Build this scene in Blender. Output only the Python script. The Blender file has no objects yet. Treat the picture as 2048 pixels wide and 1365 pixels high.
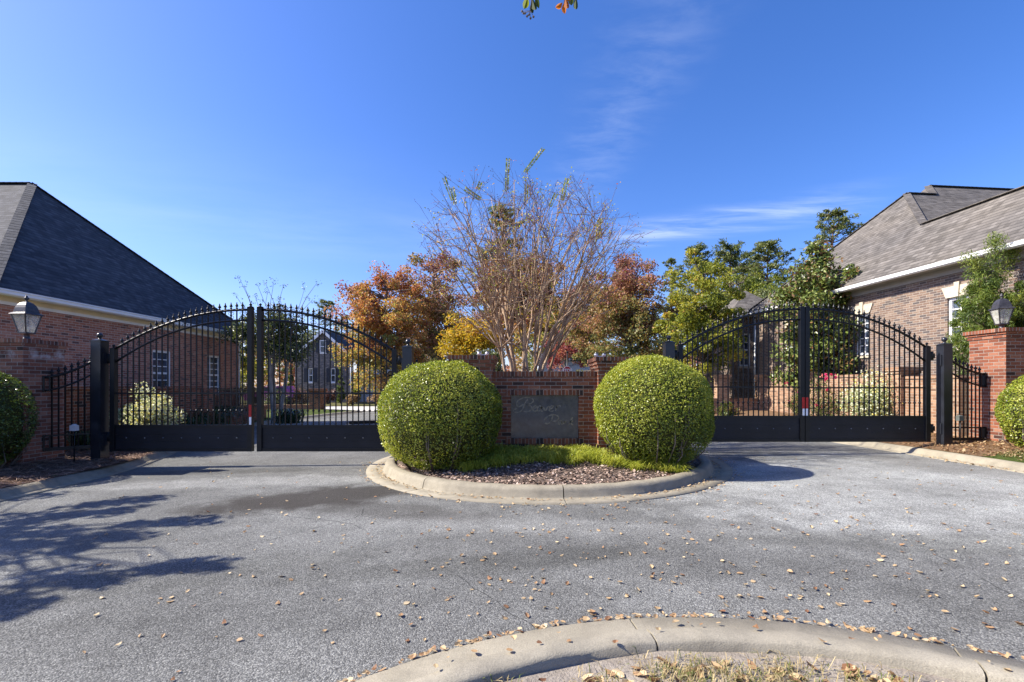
import bpy, math, random
import numpy as np
from mathutils import Vector

random.seed(7)
RNG = np.random.default_rng(11)
C = bpy.context.scene.collection
F, CX, CY, HC = 920.0, 1036.0, 772.0, 1.55      # pinhole of the photograph (2048 px wide), eye height
SUN_DIR = Vector((-0.95, -0.015, 0.83)).normalized()


def gz(x):
    """Height of the road: it falls gently from right to left."""
    return 0.05 + 0.01 * min(max(x, -12.0), 14.0)


def P(px, py, d):
    return ((px - CX) / F * d, d, HC + (CY - py) / F * d)


# ------------------------------------------------------------------ objects
ORG = {}


def link(o):
    C.objects.link(o)
    return o


def tag(o, label=None, cat=None, group=None, kind=None):
    if label: o['label'] = label
    if cat: o['category'] = cat
    if group: o['group'] = group
    if kind: o['kind'] = kind
    return o


def thing(name, label, cat, loc, group=None):
    o = link(bpy.data.objects.new(name, None))
    o.location = loc
    o.empty_display_size = 0.1
    ORG[o.name] = Vector(loc)
    return tag(o, label, cat, group)


def finish(me, name, mat, parent, origin=None):
    if mat is not None: me.materials.append(mat)
    o = link(bpy.data.objects.new(name, me))
    if parent is not None:
        o.parent = parent
        ORG[o.name] = ORG[parent.name]
    else:
        o.location = origin
        ORG[o.name] = Vector(origin)
    return o


def newell(p):
    n = Vector((0, 0, 0))
    for i in range(len(p)):
        a, b = p[i], p[(i + 1) % len(p)]
        n += Vector(((a[1] - b[1]) * (a[2] + b[2]), (a[2] - b[2]) * (a[0] + b[0]), (a[0] - b[0]) * (a[1] + b[1])))
    return n.normalized() if n.length > 1e-12 else Vector((0, 0, 1))


def auto_uv(p):
    n = newell(p)
    if abs(n.z) > 0.97:
        return [(q[0], q[1]) for q in p]
    u = Vector((0, 0, 1)).cross(n).normalized()
    # keep the sense of u steady so bonds run on across coplanar pieces
    if abs(u.x) >= abs(u.y):
        if u.x < 0: u = -u
    elif u.y < 0: u = -u
    v = n.cross(u)
    if v.z < 0: v = -v
    return [(Vector(q).dot(u), Vector(q).dot(v)) for q in p]


class MB:
    def __init__(s):
        s.v, s.f, s.uv, s.sm = [], [], [], []

    def face(s, pts, uv=None, smooth=False):
        b = len(s.v)
        s.v.extend([tuple(q) for q in pts])
        s.f.append(list(range(b, b + len(pts))))
        s.uv.extend(uv if uv else auto_uv(pts))
        s.sm.append(smooth)
        return s

    def shared(s, verts, faces, smooth=True, uvs=None):
        b = len(s.v)
        s.v.extend([tuple(q) for q in verts])
        for i, f in enumerate(faces):
            s.f.append([b + k for k in f])
            s.uv.extend(uvs[i] if uvs else [(verts[k][0] + verts[k][1], verts[k][2]) for k in f])
            s.sm.append(smooth)
        return s

    def box(s, x0, x1, y0, y1, z0, z1, skip='', swap=False):
        fs = {'l': [(x0, y1, z0), (x0, y0, z0), (x0, y0, z1), (x0, y1, z1)],
              'r': [(x1, y0, z0), (x1, y1, z0), (x1, y1, z1), (x1, y0, z1)],
              'f': [(x0, y0, z0), (x1, y0, z0), (x1, y0, z1), (x0, y0, z1)],
              'b': [(x1, y1, z0), (x0, y1, z0), (x0, y1, z1), (x1, y1, z1)],
              't': [(x0, y0, z1), (x1, y0, z1), (x1, y1, z1), (x0, y1, z1)],
              'd': [(x0, y1, z0), (x1, y1, z0), (x1, y0, z0), (x0, y0, z0)]}
        for k, p in fs.items():
            if k in skip: continue
            uv = None
            if swap:                     # bricks laid upright: courses run sideways
                uv = [(q[2] - z0 + 0.003, q[0] if k in 'fbtd' else q[1]) for q in p]
                if k in 'td': uv = [(q[1] - y0 + 0.003, q[0]) for q in p]
            s.face(p, uv)
        return s

    def obox(s, c, size, ax=(1, 0, 0), az=(0, 0, 1)):
        ax, az = Vector(ax).normalized(), Vector(az).normalized()
        ay = az.cross(ax).normalized()
        az = ax.cross(ay).normalized()
        c = Vector(c)
        h = [k / 2 for k in size]

        def q(i, j, k): return c + ax * (i * h[0]) + ay * (j * h[1]) + az * (k * h[2])
        for p in ([q(-1, -1, -1), q(1, -1, -1), q(1, -1, 1), q(-1, -1, 1)], [q(1, 1, -1), q(-1, 1, -1), q(-1, 1, 1), q(1, 1, 1)],
                  [q(-1, 1, -1), q(-1, -1, -1), q(-1, -1, 1), q(-1, 1, 1)], [q(1, -1, -1), q(1, 1, -1), q(1, 1, 1), q(1, -1, 1)],
                  [q(-1, -1, 1), q(1, -1, 1), q(1, 1, 1), q(-1, 1, 1)], [q(-1, 1, -1), q(1, 1, -1), q(1, -1, -1), q(-1, -1, -1)]):
            s.face(p)
        return s

    def bar(s, a, b, w, h, up=(0, 0, 1)):
        a, b = Vector(a), Vector(b)
        return s.obox((a + b) / 2, ((b - a).length, w, h), b - a, up)

    def tube(s, pts, rad, n=6, cap=True, smooth=True):
        pts = [Vector(p) for p in pts]
        if not hasattr(rad, '__len__'): rad = [rad] * len(pts)
        vs, fs, ref = [], [], None
        for i, p in enumerate(pts):
            t = (pts[min(i + 1, len(pts) - 1)] - pts[max(i - 1, 0)])
            t = t.normalized() if t.length > 1e-9 else Vector((0, 0, 1))
            if ref is None:
                ref = Vector((1, 0, 0)) if abs(t.x) < 0.8 else Vector((0, 1, 0))
            a = (ref - t * ref.dot(t)).normalized()
            ref = a
            b = t.cross(a)
            for k in range(n):
                th = 2 * math.pi * k / n
                vs.append(p + (a * math.cos(th) + b * math.sin(th)) * rad[i])
        for i in range(len(pts) - 1):
            for k in range(n):
                fs.append([i * n + k, i * n + (k + 1) % n, (i + 1) * n + (k + 1) % n, (i + 1) * n + k])
        if cap:
            fs.append(list(range(n))[::-1])
            fs.append([(len(pts) - 1) * n + k for k in range(n)])
        return s.shared(vs, fs, smooth)

    def lathe(s, prof, c, n=12, smooth=True, rot=0.0, axis=None):
        vs, fs = [], []
        for (r, z) in prof:
            for k in range(n):
                th = rot + 2 * math.pi * k / n
                vs.append((c[0] + r * math.cos(th), c[1] + r * math.sin(th), c[2] + z))
        for i in range(len(prof) - 1):
            for k in range(n):
                fs.append([i * n + k, i * n + (k + 1) % n, (i + 1) * n + (k + 1) % n, (i + 1) * n + k])
        if prof[0][0] > 1e-4: fs.append(list(range(n))[::-1])
        if prof[-1][0] > 1e-4: fs.append([(len(prof) - 1) * n + k for k in range(n)])
        if smooth:
            return s.shared(vs, fs, True)
        for f in fs: s.face([vs[k] for k in f])
        return s

    def ball(s, c, r, n=12, m=8, squash=1.0):
        return s.lathe([(max(r * math.sin(math.pi * i / m), 1e-5), -r * squash * math.cos(math.pi * i / m)) for i in range(m + 1)], c, n)

    def extrude(s, poly, vec):
        vec = Vector(vec)
        a = [Vector(p) for p in poly]
        b = [p + vec for p in a]
        s.face(a)
        s.face(b[::-1])
        for i in range(len(a)):
            j = (i + 1) % len(a)
            s.face([a[j], a[i], b[i], b[j]])
        return s

    def build(s, name, mat, parent=None, origin=None):
        v = np.array(s.v, dtype=np.float64)
        if parent is not None: o = ORG[parent.name]
        else:
            if origin is None:
                origin = (float((v[:, 0].min() + v[:, 0].max()) / 2), float((v[:, 1].min() + v[:, 1].max()) / 2), float(v[:, 2].min()))
            o = Vector(origin)
        me = bpy.data.meshes.new(name)
        me.from_pydata([tuple(q) for q in (v - np.array(o))], [], s.f)
        uvl = me.uv_layers.new(name='UVMap')
        uvl.data.foreach_set('uv', np.array(s.uv, dtype=np.float32).ravel())
        me.polygons.foreach_set('use_smooth', np.array(s.sm, dtype=bool))
        me.update()
        return finish(me, name, mat, parent, origin)


def quads_mesh(name, V, rnd, mat, parent=None, origin=None, smooth=False):
    """V: (n,4,3) world corners, rnd: (n,) a hue number for each leaf."""
    n = len(V)
    if parent is not None: o = ORG[parent.name]
    else:
        if origin is None:
            f = V.reshape(-1, 3)
            origin = (float((f[:, 0].min() + f[:, 0].max()) / 2), float((f[:, 1].min() + f[:, 1].max()) / 2), float(f[:, 2].min()))
        o = Vector(origin)
    me = bpy.data.meshes.new(name)
    me.vertices.add(4 * n); me.loops.add(4 * n); me.polygons.add(n)
    me.vertices.foreach_set('co', (V.reshape(-1, 3) - np.array(o)).astype(np.float32).ravel())
    me.loops.foreach_set('vertex_index', np.arange(4 * n, dtype=np.int32))
    me.polygons.foreach_set('loop_start', np.arange(0, 4 * n, 4, dtype=np.int32))
    me.update(calc_edges=True)
    at = me.attributes.new('rnd', 'FLOAT', 'FACE')
    at.data.foreach_set('value', np.clip(rnd, 0, 1).astype(np.float32))
    me.update()
    return finish(me, name, mat, parent, origin)


def unit(a):
    return a / np.maximum(np.linalg.norm(a, axis=1, keepdims=True), 1e-9)


def leaf_quads(rng, pos, size, aspect=0.55, normal=None, jitter=1.0, fold=0.18, droop=0.0):
    n = len(pos)
    a = rng.normal(size=(n, 3)); a[:, 2] -= droop
    a = unit(a)
    nn = rng.normal(size=(n, 3))
    if normal is not None: nn = normal + nn * jitter
    nn = unit(nn)
    b = unit(np.cross(nn, a))
    a = unit(np.cross(b, nn))
    L = (size * rng.uniform(0.7, 1.25, n))[:, None]
    W = L * aspect
    up = nn * L * fold
    return np.stack([pos - a * L / 2, pos - b * W / 2 + up + a * L * 0.05, pos + a * L / 2, pos + b * W / 2 + up + a * L * 0.05], axis=1)


# ------------------------------------------------------------------ materials
class NT:
    def __init__(s, name, rough=0.6, spec=0.4, metal=0.0):
        s.m = bpy.data.materials.new(name)
        s.m.use_nodes = True
        s.t = s.m.node_tree
        s.bsdf = s.t.nodes['Principled BSDF']
        s.out = s.t.nodes['Material Output']
        s.bsdf.inputs['Roughness'].default_value = rough
        s.bsdf.inputs['Specular IOR Level'].default_value = spec
        s.bsdf.inputs['Metallic'].default_value = metal

    def n(s, typ, props=None, **inp):
        nd = s.t.nodes.new(typ)
        for k, v in (props or {}).items(): setattr(nd, k, v)
        for k, v in inp.items():
            key = int(k[1:]) if k[0] == 'i' and k[1:].isdigit() else k.replace('_', ' ')
            s.put(nd.inputs[key], v)
        return nd

    def put(s, sock, v):
        if isinstance(v, bpy.types.NodeSocket): s.t.links.new(v, sock)
        elif isinstance(v, bpy.types.Node): s.t.links.new(v.outputs[0], sock)
        else: sock.default_value = v

    def math(s, op, a, b=0.0, c=None):
        nd = s.n('ShaderNodeMath', {'operation': op}, i0=a, i1=b)
        if c is not None: s.put(nd.inputs[2], c)
        return nd.outputs[0]

    def ramp(s, fac, stops, interp='LINEAR'):
        nd = s.n('ShaderNodeValToRGB', None, i0=fac)
        cr = nd.color_ramp
        cr.interpolation = interp
        while len(cr.elements) < len(stops): cr.elements.new(0.5)
        for e, (p, c) in zip(cr.elements, stops):
            e.position = p
            e.color = (*c, 1) if len(c) == 3 else c
        return nd.outputs[0]

    def mix(s, fac, a, b, mode='MIX'):
        nd = s.n('ShaderNodeMix', {'data_type': 'RGBA', 'blend_type': mode})
        s.put(nd.inputs[0], fac)
        for sock, v in ((nd.inputs[6], a), (nd.inputs[7], b)):
            s.put(sock, (*v, 1) if isinstance(v, tuple) and len(v) == 3 else v)
        return nd.outputs[2]

    def coord(s, which='Object'):
        return s.n('ShaderNodeTexCoord').outputs[which]

    def pos(s):
        return s.n('ShaderNodeNewGeometry').outputs['Position']

    def noise(s, vec, scale, detail=3.0, rough=0.55, out='Fac'):
        return s.n('ShaderNodeTexNoise', None, Vector=vec, Scale=scale, Detail=detail, Roughness=rough).outputs[out]

    def color(s, c):
        s.put(s.bsdf.inputs['Base Color'], (*c, 1) if isinstance(c, tuple) and len(c) == 3 else c)
        return s

    def bump(s, h, strength=0.4, dist=0.01):
        nd = s.n('ShaderNodeBump', None, Strength=strength, Distance=dist, Height=h)
        s.put(s.bsdf.inputs['Normal'], nd.outputs[0])
        return s


def m_plain(name, col, rough=0.5, spec=0.4, metal=0.0, vary=0.15, scale=6.0, bump=0.0):
    t = NT(name, rough, spec, metal)
    nz = t.noise(t.pos(), scale, 4)
    lo = tuple(c * (1 - vary) for c in col)
    hi = tuple(min(1, c * (1 + vary)) for c in col)
    t.color(t.ramp(nz, [(0.3, lo), (0.7, hi)]))
    if bump: t.bump(t.noise(t.pos(), scale * 12, 3), bump, 0.004)
    return t.m


def bond(t, w, h, joint, jitter=0.0):
    """Running bond from the UVs (metres): mortar mask, a random number for each brick."""
    sep = t.n('ShaderNodeSeparateXYZ', None, i0=t.coord('UV'))
    u, v = sep.outputs[0], sep.outputs[1]
    row = t.math('FLOOR', t.math('DIVIDE', v, h))
    shift = t.math('MULTIPLY', t.math('MODULO', t.math('ABSOLUTE', row), 2.0), 0.5)
    if jitter:
        wn = t.n('ShaderNodeTexWhiteNoise', {'noise_dimensions': '1D'}, W=row)
        shift = t.math('MULTIPLY', wn.outputs[0], jitter)
    uc = t.math('ADD', t.math('DIVIDE', u, w), shift)
    col = t.math('FLOOR', uc)
    fu = t.math('MULTIPLY', t.math('FRACT', uc), w)
    fv = t.math('MULTIPLY', t.math('FRACT', t.math('DIVIDE', v, h)), h)
    comb = t.n('ShaderNodeCombineXYZ', None, X=col, Y=row)
    wn = t.n('ShaderNodeTexWhiteNoise', {'noise_dimensions': '2D'}, Vector=comb)
    du = t.math('MINIMUM', fu, t.math('SUBTRACT', w, fu))
    dv = t.math('MINIMUM', fv, t.math('SUBTRACT', h, fv))
    dist = t.math('MINIMUM', du, dv)
    return dist, wn, fv, du


def m_brick(name, stops, mortar, dark=0.0, stain=0.0, bloom=None):
    t = NT(name, 0.85, 0.25)
    dist, wn, fv, du = bond(t, 0.203, 0.0677, 0.01)
    wob = t.math('MULTIPLY', t.math('SUBTRACT', t.noise(t.pos(), 70, 2), 0.5), 0.004)
    mask = t.n('ShaderNodeMapRange', {'interpolation_type': 'SMOOTHSTEP'}, Value=t.math('ADD', dist, wob))
    mask.inputs['From Min'].default_value = 0.0035
    mask.inputs['From Max'].default_value = 0.0065
    base = t.ramp(wn.outputs[0], stops)
    nz = t.noise(t.pos(), 38, 4, 0.65)
    base = t.mix(1.0, base, t.ramp(nz, [(0.25, (0.72, 0.72, 0.72)), (0.75, (1.22, 1.2, 1.18))]), 'MULTIPLY')
    mo = t.mix(t.noise(t.pos(), 25, 3), tuple(c * 0.75 for c in mortar), tuple(c * 1.15 for c in mortar))
    col = t.mix(mask.outputs[0], mo, base)
    if stain:
        big = t.noise(t.pos(), 1.3, 5, 0.6)
        col = t.mix(t.math('MULTIPLY', t.ramp(big, [(0.45, (0, 0, 0)), (0.7, (1, 1, 1))]), stain), col, (0.05, 0.045, 0.042))
    if bloom:                                    # salt bloom in a band at this height
        pz = t.n('ShaderNodeSeparateXYZ', None, i0=t.pos()).outputs[2]
        k = t.n('ShaderNodeMapRange', {'interpolation_type': 'SMOOTHSTEP'}, Value=t.math('ABSOLUTE', t.math('SUBTRACT', pz, bloom)))
        k.inputs['From Min'].default_value = 0.14
        k.inputs['From Max'].default_value = 0.02
        w_ = t.ramp(t.noise(t.pos(), 3.4, 5, 0.65), [(0.48, (0, 0, 0)), (0.68, (0.8, 0.8, 0.8))])
        col = t.mix(t.math('MULTIPLY', k.outputs[0], w_), col, (0.6, 0.58, 0.58))
    t.color(col)
    hgt = t.math('ADD', mask.outputs[0], t.math('MULTIPLY', nz, 0.5))
    t.bump(hgt, 0.7, 0.006)
    return t.m


def m_shingle(name, stops):
    t = NT(name, 0.9, 0.2)
    dist, wn, fv, du = bond(t, 0.24, 0.145, 0.01, jitter=3.0)
    dist2, wn2, fv2, du2 = bond(t, 0.13, 0.145, 0.01, jitter=7.0)
    r = t.math('ADD', t.math('MULTIPLY', wn.outputs[0], 0.55), t.math('MULTIPLY', wn2.outputs[0], 0.45))
    col = t.ramp(r, stops)
    gran = t.noise(t.pos(), 160, 2, 0.7)
    col = t.mix(1.0, col, t.ramp(gran, [(0.3, (0.8, 0.8, 0.8)), (0.7, (1.2, 1.2, 1.2))]), 'MULTIPLY')
    big = t.noise(t.pos(), 0.6, 4)
    col = t.mix(1.0, col, t.ramp(big, [(0.3, (0.86, 0.87, 0.9)), (0.7, (1.1, 1.08, 1.05))]), 'MULTIPLY')
    edge = t.math('LESS_THAN', fv, 0.03)  # shadow line below each course, painted into the shingle colour
    col = t.mix(t.math('MULTIPLY', edge, 0.6), col, (0.03, 0.03, 0.03))
    t.color(col)
    t.bump(t.math('ADD', t.math('MULTIPLY', fv, -5.0), t.math('MULTIPLY', wn2.outputs[0], 0.5)), 0.9, 0.012)
    return t.m


def m_leaf(name, stops, rough=0.45, trans=0.3, spec=0.4):
    t = NT(name, rough, spec)
    at = t.n('ShaderNodeAttribute', {'attribute_name': 'rnd'})
    col = t.ramp(at.outputs['Fac'], stops)
    t.color(col)
    if trans:
        tr = t.n('ShaderNodeBsdfTranslucent', None, Color=t.mix(1.0, col, (1.5, 1.4, 0.9), 'MULTIPLY'))
        mx = t.n('ShaderNodeMixShader', None, i0=trans, i1=t.bsdf.outputs[0], i2=tr.outputs[0])
        t.t.links.new(mx.outputs[0], t.out.inputs['Surface'])
    return t.m


def m_bark(name, a, b, scale=14.0):
    t = NT(name, 0.85, 0.2)
    mp = t.n('ShaderNodeMapping', None, Vector=t.pos(), Scale=(1, 1, 0.18))
    nz = t.noise(mp, scale, 5, 0.65)
    t.color(t.ramp(nz, [(0.32, a), (0.66, b)]))
    t.bump(nz, 0.6, 0.02)
    return t.m


def m_asphalt():
    t = NT('asphalt', 0.85, 0.2)
    p = t.pos()
    vo = t.n('ShaderNodeTexVoronoi', {'feature': 'F1'}, Vector=p, Scale=105.0)
    vo2 = t.n('ShaderNodeTexVoronoi', {'feature': 'F1'}, Vector=p, Scale=230.0)
    stone = t.n('ShaderNodeSeparateColor', None, i0=vo.outputs['Color']).outputs[0]
    stone2 = t.n('ShaderNodeSeparateColor', None, i0=vo2.outputs['Color']).outputs[0]
    s = t.math('ADD', t.math('MULTIPLY', stone, 0.6), t.math('MULTIPLY', stone2, 0.4))
    base = t.ramp(s, [(0.08, (0.09, 0.091, 0.085)), (0.45, (0.195, 0.196, 0.18)), (0.72, (0.265, 0.266, 0.244)), (0.93, (0.42, 0.42, 0.375))])
    pit = t.ramp(vo.outputs['Distance'], [(0.25, (1.08, 1.08, 1.08)), (0.62, (0.55, 0.55, 0.56))])
    base = t.mix(0.8, base, pit, 'MULTIPLY')
    big = t.noise(t.n('ShaderNodeMapping', None, Vector=p, Scale=(0.55, 1.0, 1.0), Rotation=(0, 0, 0.25)), 0.55, 5, 0.6)
    base = t.mix(1.0, base, t.ramp(big, [(0.28, (0.62, 0.62, 0.63)), (0.5, (0.98, 0.98, 1.0)), (0.72, (1.34, 1.35, 1.38))]), 'MULTIPLY')
    mid = t.noise(p, 3.2, 4, 0.65)
    base = t.mix(1.0, base, t.ramp(mid, [(0.3, (0.82, 0.82, 0.82)), (0.7, (1.13, 1.13, 1.13))]), 'MULTIPLY')
    # brown damp stains beside the island and along the kerbs, then lighter and darker patches

    def blot(x, y, rx, ry, rot, amt, colr, src, mode='MIX'):
        mp = t.n('ShaderNodeMapping', {'vector_type': 'TEXTURE'}, Vector=p, Location=(x, y, 0.03), Rotation=(0, 0, rot), Scale=(rx, ry, 5.0))
        ln = t.n('ShaderNodeVectorMath', {'operation': 'LENGTH'}, i0=mp)
        w = t.math('ADD', ln.outputs['Value'], t.math('MULTIPLY', t.math('SUBTRACT', t.noise(p, 2.2, 5, 0.65), 0.5), 1.1))
        k = t.n('ShaderNodeMapRange', {'interpolation_type': 'SMOOTHSTEP'}, Value=w)
        k.inputs['From Min'].default_value = 1.0
        k.inputs['From Max'].default_value = 0.45
        return t.mix(t.math('MULTIPLY', k.outputs[0], amt), src, colr, mode)
    base = blot(-2.75, 6.3, 1.9, 0.85, 0.45, 0.85, (0.035, 0.03, 0.026), base)
    base = blot(-1.6, 5.6, 1.6, 0.45, -0.25, 0.45, (0.045, 0.04, 0.036), base)
    base = blot(1.3, 4.3, 2.2, 0.7, 0.1, 0.1, (0.05, 0.05, 0.05), base)
    base = blot(3.0, 3.6, 2.3, 0.5, -0.2, 0.12, (0.05, 0.05, 0.05), base)
    base = blot(-5.5, 8.3, 3.0, 0.35, 0.1, 0.35, (0.05, 0.048, 0.045), base)
    base = blot(7.6, 8.2, 1.0, 2.0, 0.1, 0.4, (0.07, 0.066, 0.06), base)
    base = blot(6.0, 6.6, 5.2, 3.7, 0.1, 1.0, (1.9, 1.92, 1.92), base, 'MULTIPLY')  # brighter light on the right half, painted into the asphalt colour
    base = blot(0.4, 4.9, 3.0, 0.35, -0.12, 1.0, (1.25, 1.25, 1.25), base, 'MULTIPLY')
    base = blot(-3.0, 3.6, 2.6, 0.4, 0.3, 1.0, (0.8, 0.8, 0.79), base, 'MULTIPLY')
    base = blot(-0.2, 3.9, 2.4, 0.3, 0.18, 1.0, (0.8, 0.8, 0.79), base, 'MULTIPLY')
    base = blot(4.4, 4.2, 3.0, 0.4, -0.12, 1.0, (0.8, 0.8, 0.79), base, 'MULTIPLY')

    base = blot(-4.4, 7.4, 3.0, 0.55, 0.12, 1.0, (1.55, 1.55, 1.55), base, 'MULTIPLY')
    # hairline cracks
    warp = t.n('ShaderNodeMix', {'data_type': 'VECTOR'})
    t.put(warp.inputs[0], 0.12)
    t.put(warp.inputs[4], p)
    t.put(warp.inputs[5], t.noise(p, 2.5, 4, 0.6, 'Color'))
    ck = t.n('ShaderNodeTexVoronoi', {'feature': 'DISTANCE_TO_EDGE'}, Vector=warp.outputs[1], Scale=0.33)
    line = t.math('LESS_THAN', ck.outputs['Distance'], 0.0014)
    cut = t.math('GREATER_THAN', t.noise(p, 0.5, 2), 0.54)
    base = t.mix(t.math('MULTIPLY', t.math('MULTIPLY', line, cut), 0.6), base, (0.018, 0.018, 0.018))
    t.color(base)
    t.bump(t.math('SUBTRACT', s, vo.outputs['Distance']), 0.75, 0.007)
    return t.m


def m_concrete(name, col, dirt=0.35):
    t = NT(name, 0.8, 0.3)
    p = t.pos()
    g = t.noise(p, 120, 3, 0.7)
    m = t.noise(p, 5.5, 5, 0.65)
    b = t.noise(p, 1.1, 5, 0.6)
    c = t.ramp(g, [(0.3, tuple(k * 0.8 for k in col)), (0.7, tuple(k * 1.15 for k in col))])
    c = t.mix(t.math('MULTIPLY', t.ramp(m, [(0.45, (0, 0, 0)), (0.75, (1, 1, 1))]), dirt), c, tuple(k * 0.33 for k in col))
    c = t.mix(t.math('MULTIPLY', t.ramp(b, [(0.42, (0, 0, 0)), (0.7, (1, 1, 1))]), dirt), c, tuple(k * 0.5 for k in col))
    t.color(c)
    v_ = t.n('ShaderNodeTexVoronoi', {'feature': 'F1'}, Vector=p, Scale=90.0)
    c = t.mix(t.math('MULTIPLY', t.math('LESS_THAN', v_.outputs['Distance'], 0.2), 0.5), c, tuple(k * 0.45 for k in col))
    t.color(c)
    t.bump(t.math('ADD', g, t.math('MULTIPLY', m, 2.0)), 0.5, 0.008)
    return t.m


def m_earth(name, stops, scale=9.0, bump=0.8, fine=60.0):
    t = NT(name, 0.95, 0.15)
    p = t.pos()
    a = t.noise(p, scale, 6, 0.7)
    b = t.noise(p, fine, 3, 0.7)
    t.color(t.ramp(t.math('ADD', t.math('MULTIPLY', a, 0.6), t.math('MULTIPLY', b, 0.4)), stops))
    t.bump(t.math('ADD', a, b), bump, 0.02)
    return t.m


def m_lawn(name, stops):
    t = NT(name, 0.95, 0.1)
    p = t.pos()
    a = t.noise(p, 0.35, 5, 0.65)
    b = t.noise(p, 45, 3, 0.75)
    t.color(t.ramp(t.math('ADD', t.math('MULTIPLY', a, 0.55), t.math('MULTIPLY', b, 0.45)), stops))
    t.bump(b, 0.9, 0.03)
    return t.m


def m_glass_dark(name, col=(0.02, 0.028, 0.04)):
    t = NT(name, 0.06, 0.9)
    nz = t.noise(t.pos(), 2.2, 4, 0.6)
    t.color(t.ramp(nz, [(0.35, col), (0.7, tuple(c * 4 + 0.02 for c in col))]))
    return t.m


def m_lantern_glass():
    t = NT('seeded_glass', 0.12, 0.5)
    t.color((0.75, 0.74, 0.68))
    tr = t.n('ShaderNodeBsdfTransparent', None, Color=(0.93, 0.94, 0.93, 1))
    mx = t.n('ShaderNodeMixShader', None, i0=t.ramp(t.noise(t.pos(), 14, 4), [(0.3, (0.1, 0.1, 0.1)), (0.7, (0.42, 0.42, 0.42))]), i1=tr.outputs[0], i2=t.bsdf.outputs[0])
    t.t.links.new(mx.outputs[0], t.out.inputs['Surface'])
    return t.m


def m_granite():
    t = NT('polished_granite', 0.13, 0.6)
    p = t.pos()
    a = t.noise(p, 150, 3, 0.8)
    b = t.noise(t.n('ShaderNodeMapping', None, Vector=p, Scale=(1, 1, 0.35)), 5, 5, 0.7)
    c = t.ramp(a, [(0.35, (0.018, 0.021, 0.027)), (0.62, (0.06, 0.068, 0.078)), (0.8, (0.17, 0.18, 0.19))])
    cl_ = t.noise(p, 9, 6, 0.75)
    c = t.mix(t.ramp(cl_, [(0.4, (0, 0, 0)), (0.75, (0.8, 0.8, 0.8))]), c, (0.16, 0.165, 0.16))
    t.color(t.mix(t.math('MULTIPLY', b, 0.45), c, (0.1, 0.105, 0.11)))
    t.put(t.bsdf.inputs['Roughness'], t.ramp(b, [(0.3, (0.05, 0.05, 0.05)), (0.7, (0.17, 0.17, 0.17))]))
    return t.m


M = {}
M['brick_red'] = m_brick('red_brick', [(0.0, (0.04, 0.028, 0.024)), (0.08, (0.08, 0.038, 0.026)), (0.16, (0.16, 0.056, 0.03)), (0.55, (0.22, 0.075, 0.036)), (0.85, (0.27, 0.097, 0.048)), (1.0, (0.31, 0.14, 0.08))], (0.33, 0.28, 0.22), stain=0.25)
M['brick_pier'] = m_brick('pier_brick', [(0.0, (0.05, 0.025, 0.02)), (0.12, (0.14, 0.046, 0.027)), (0.5, (0.215, 0.072, 0.038)), (0.85, (0.27, 0.098, 0.053)), (1.0, (0.31, 0.15, 0.095))], (0.3, 0.27, 0.23), stain=0.15)
M['brick_house'] = m_brick('rose_red_brick', [(0.0, (0.17, 0.09, 0.07)), (0.15, (0.31, 0.125, 0.082)), (0.5, (0.42, 0.17, 0.105)), (0.85, (0.48, 0.21, 0.13)), (1.0, (0.52, 0.28, 0.19))], (0.55, 0.47, 0.4), stain=0.1)
M['brick_bloom'] = m_brick('stained_pier_brick', [(0.0, (0.05, 0.03, 0.027)), (0.12, (0.15, 0.06, 0.042)), (0.5, (0.23, 0.09, 0.06)), (0.85, (0.28, 0.115, 0.075)), (1.0, (0.32, 0.17, 0.12))], (0.32, 0.28, 0.25), stain=0.2, bloom=2.12)
M['brick_tan'] = m_brick('blended_brick', [(0.0, (0.09, 0.078, 0.075)), (0.22, (0.118, 0.09, 0.08)), (0.4, (0.155, 0.106, 0.083)), (0.72, (0.19, 0.13, 0.097)), (1.0, (0.25, 0.185, 0.14))], (0.4, 0.36, 0.31), stain=0.1)
M['brick_garden'] = m_brick('garden_brick', [(0.0, (0.14, 0.085, 0.055)), (0.3, (0.25, 0.14, 0.085)), (0.7, (0.32, 0.19, 0.115)), (1.0, (0.38, 0.25, 0.16))], (0.42, 0.35, 0.27))
M['brick_grey'] = m_brick('grey_brick', [(0.0, (0.08, 0.075, 0.075)), (0.4, (0.15, 0.135, 0.13)), (0.8, (0.21, 0.18, 0.165)), (1.0, (0.3, 0.26, 0.23))], (0.3, 0.28, 0.26))
M['shingle_dark'] = m_shingle('charcoal_shingles', [(0.1, (0.043, 0.045, 0.051)), (0.5, (0.066, 0.068, 0.075)), (0.9, (0.1, 0.102, 0.11))])
M['shingle_tan'] = m_shingle('weathered_shingles', [(0.1, (0.085, 0.077, 0.068)), (0.45, (0.122, 0.111, 0.099)), (0.75, (0.15, 0.137, 0.123)), (1.0, (0.19, 0.174, 0.157))])
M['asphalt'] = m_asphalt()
M['concrete'] = m_concrete('kerb_concrete', (0.31, 0.275, 0.205), 0.5)
M['concrete_near'] = m_concrete('kerb_concrete_clean', (0.32, 0.29, 0.225), 0.45)
M['concrete_pale'] = m_concrete('drive_concrete', (0.5, 0.48, 0.44), 0.15)
M['iron'] = m_plain('black_iron_paint', (0.008, 0.0085, 0.01), 0.4, 0.32, 0, 0.3, 9, 0.06)
M['panel'] = m_plain('black_panel_paint', (0.01, 0.011, 0.016), 0.45, 0.32, 0, 0.35, 2.5, 0.06)
M['post'] = m_plain('black_post_paint', (0.014, 0.016, 0.022), 0.3, 0.55, 0, 0.35, 4, 0.04)
M['screw'] = m_plain('galvanised_steel', (0.25, 0.26, 0.28), 0.4, 0.5, 0.6)
M['lantern'] = m_plain('lantern_metal', (0.05, 0.047, 0.052), 0.42, 0.5, 0.25, 0.35, 22, 0.06)
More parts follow.
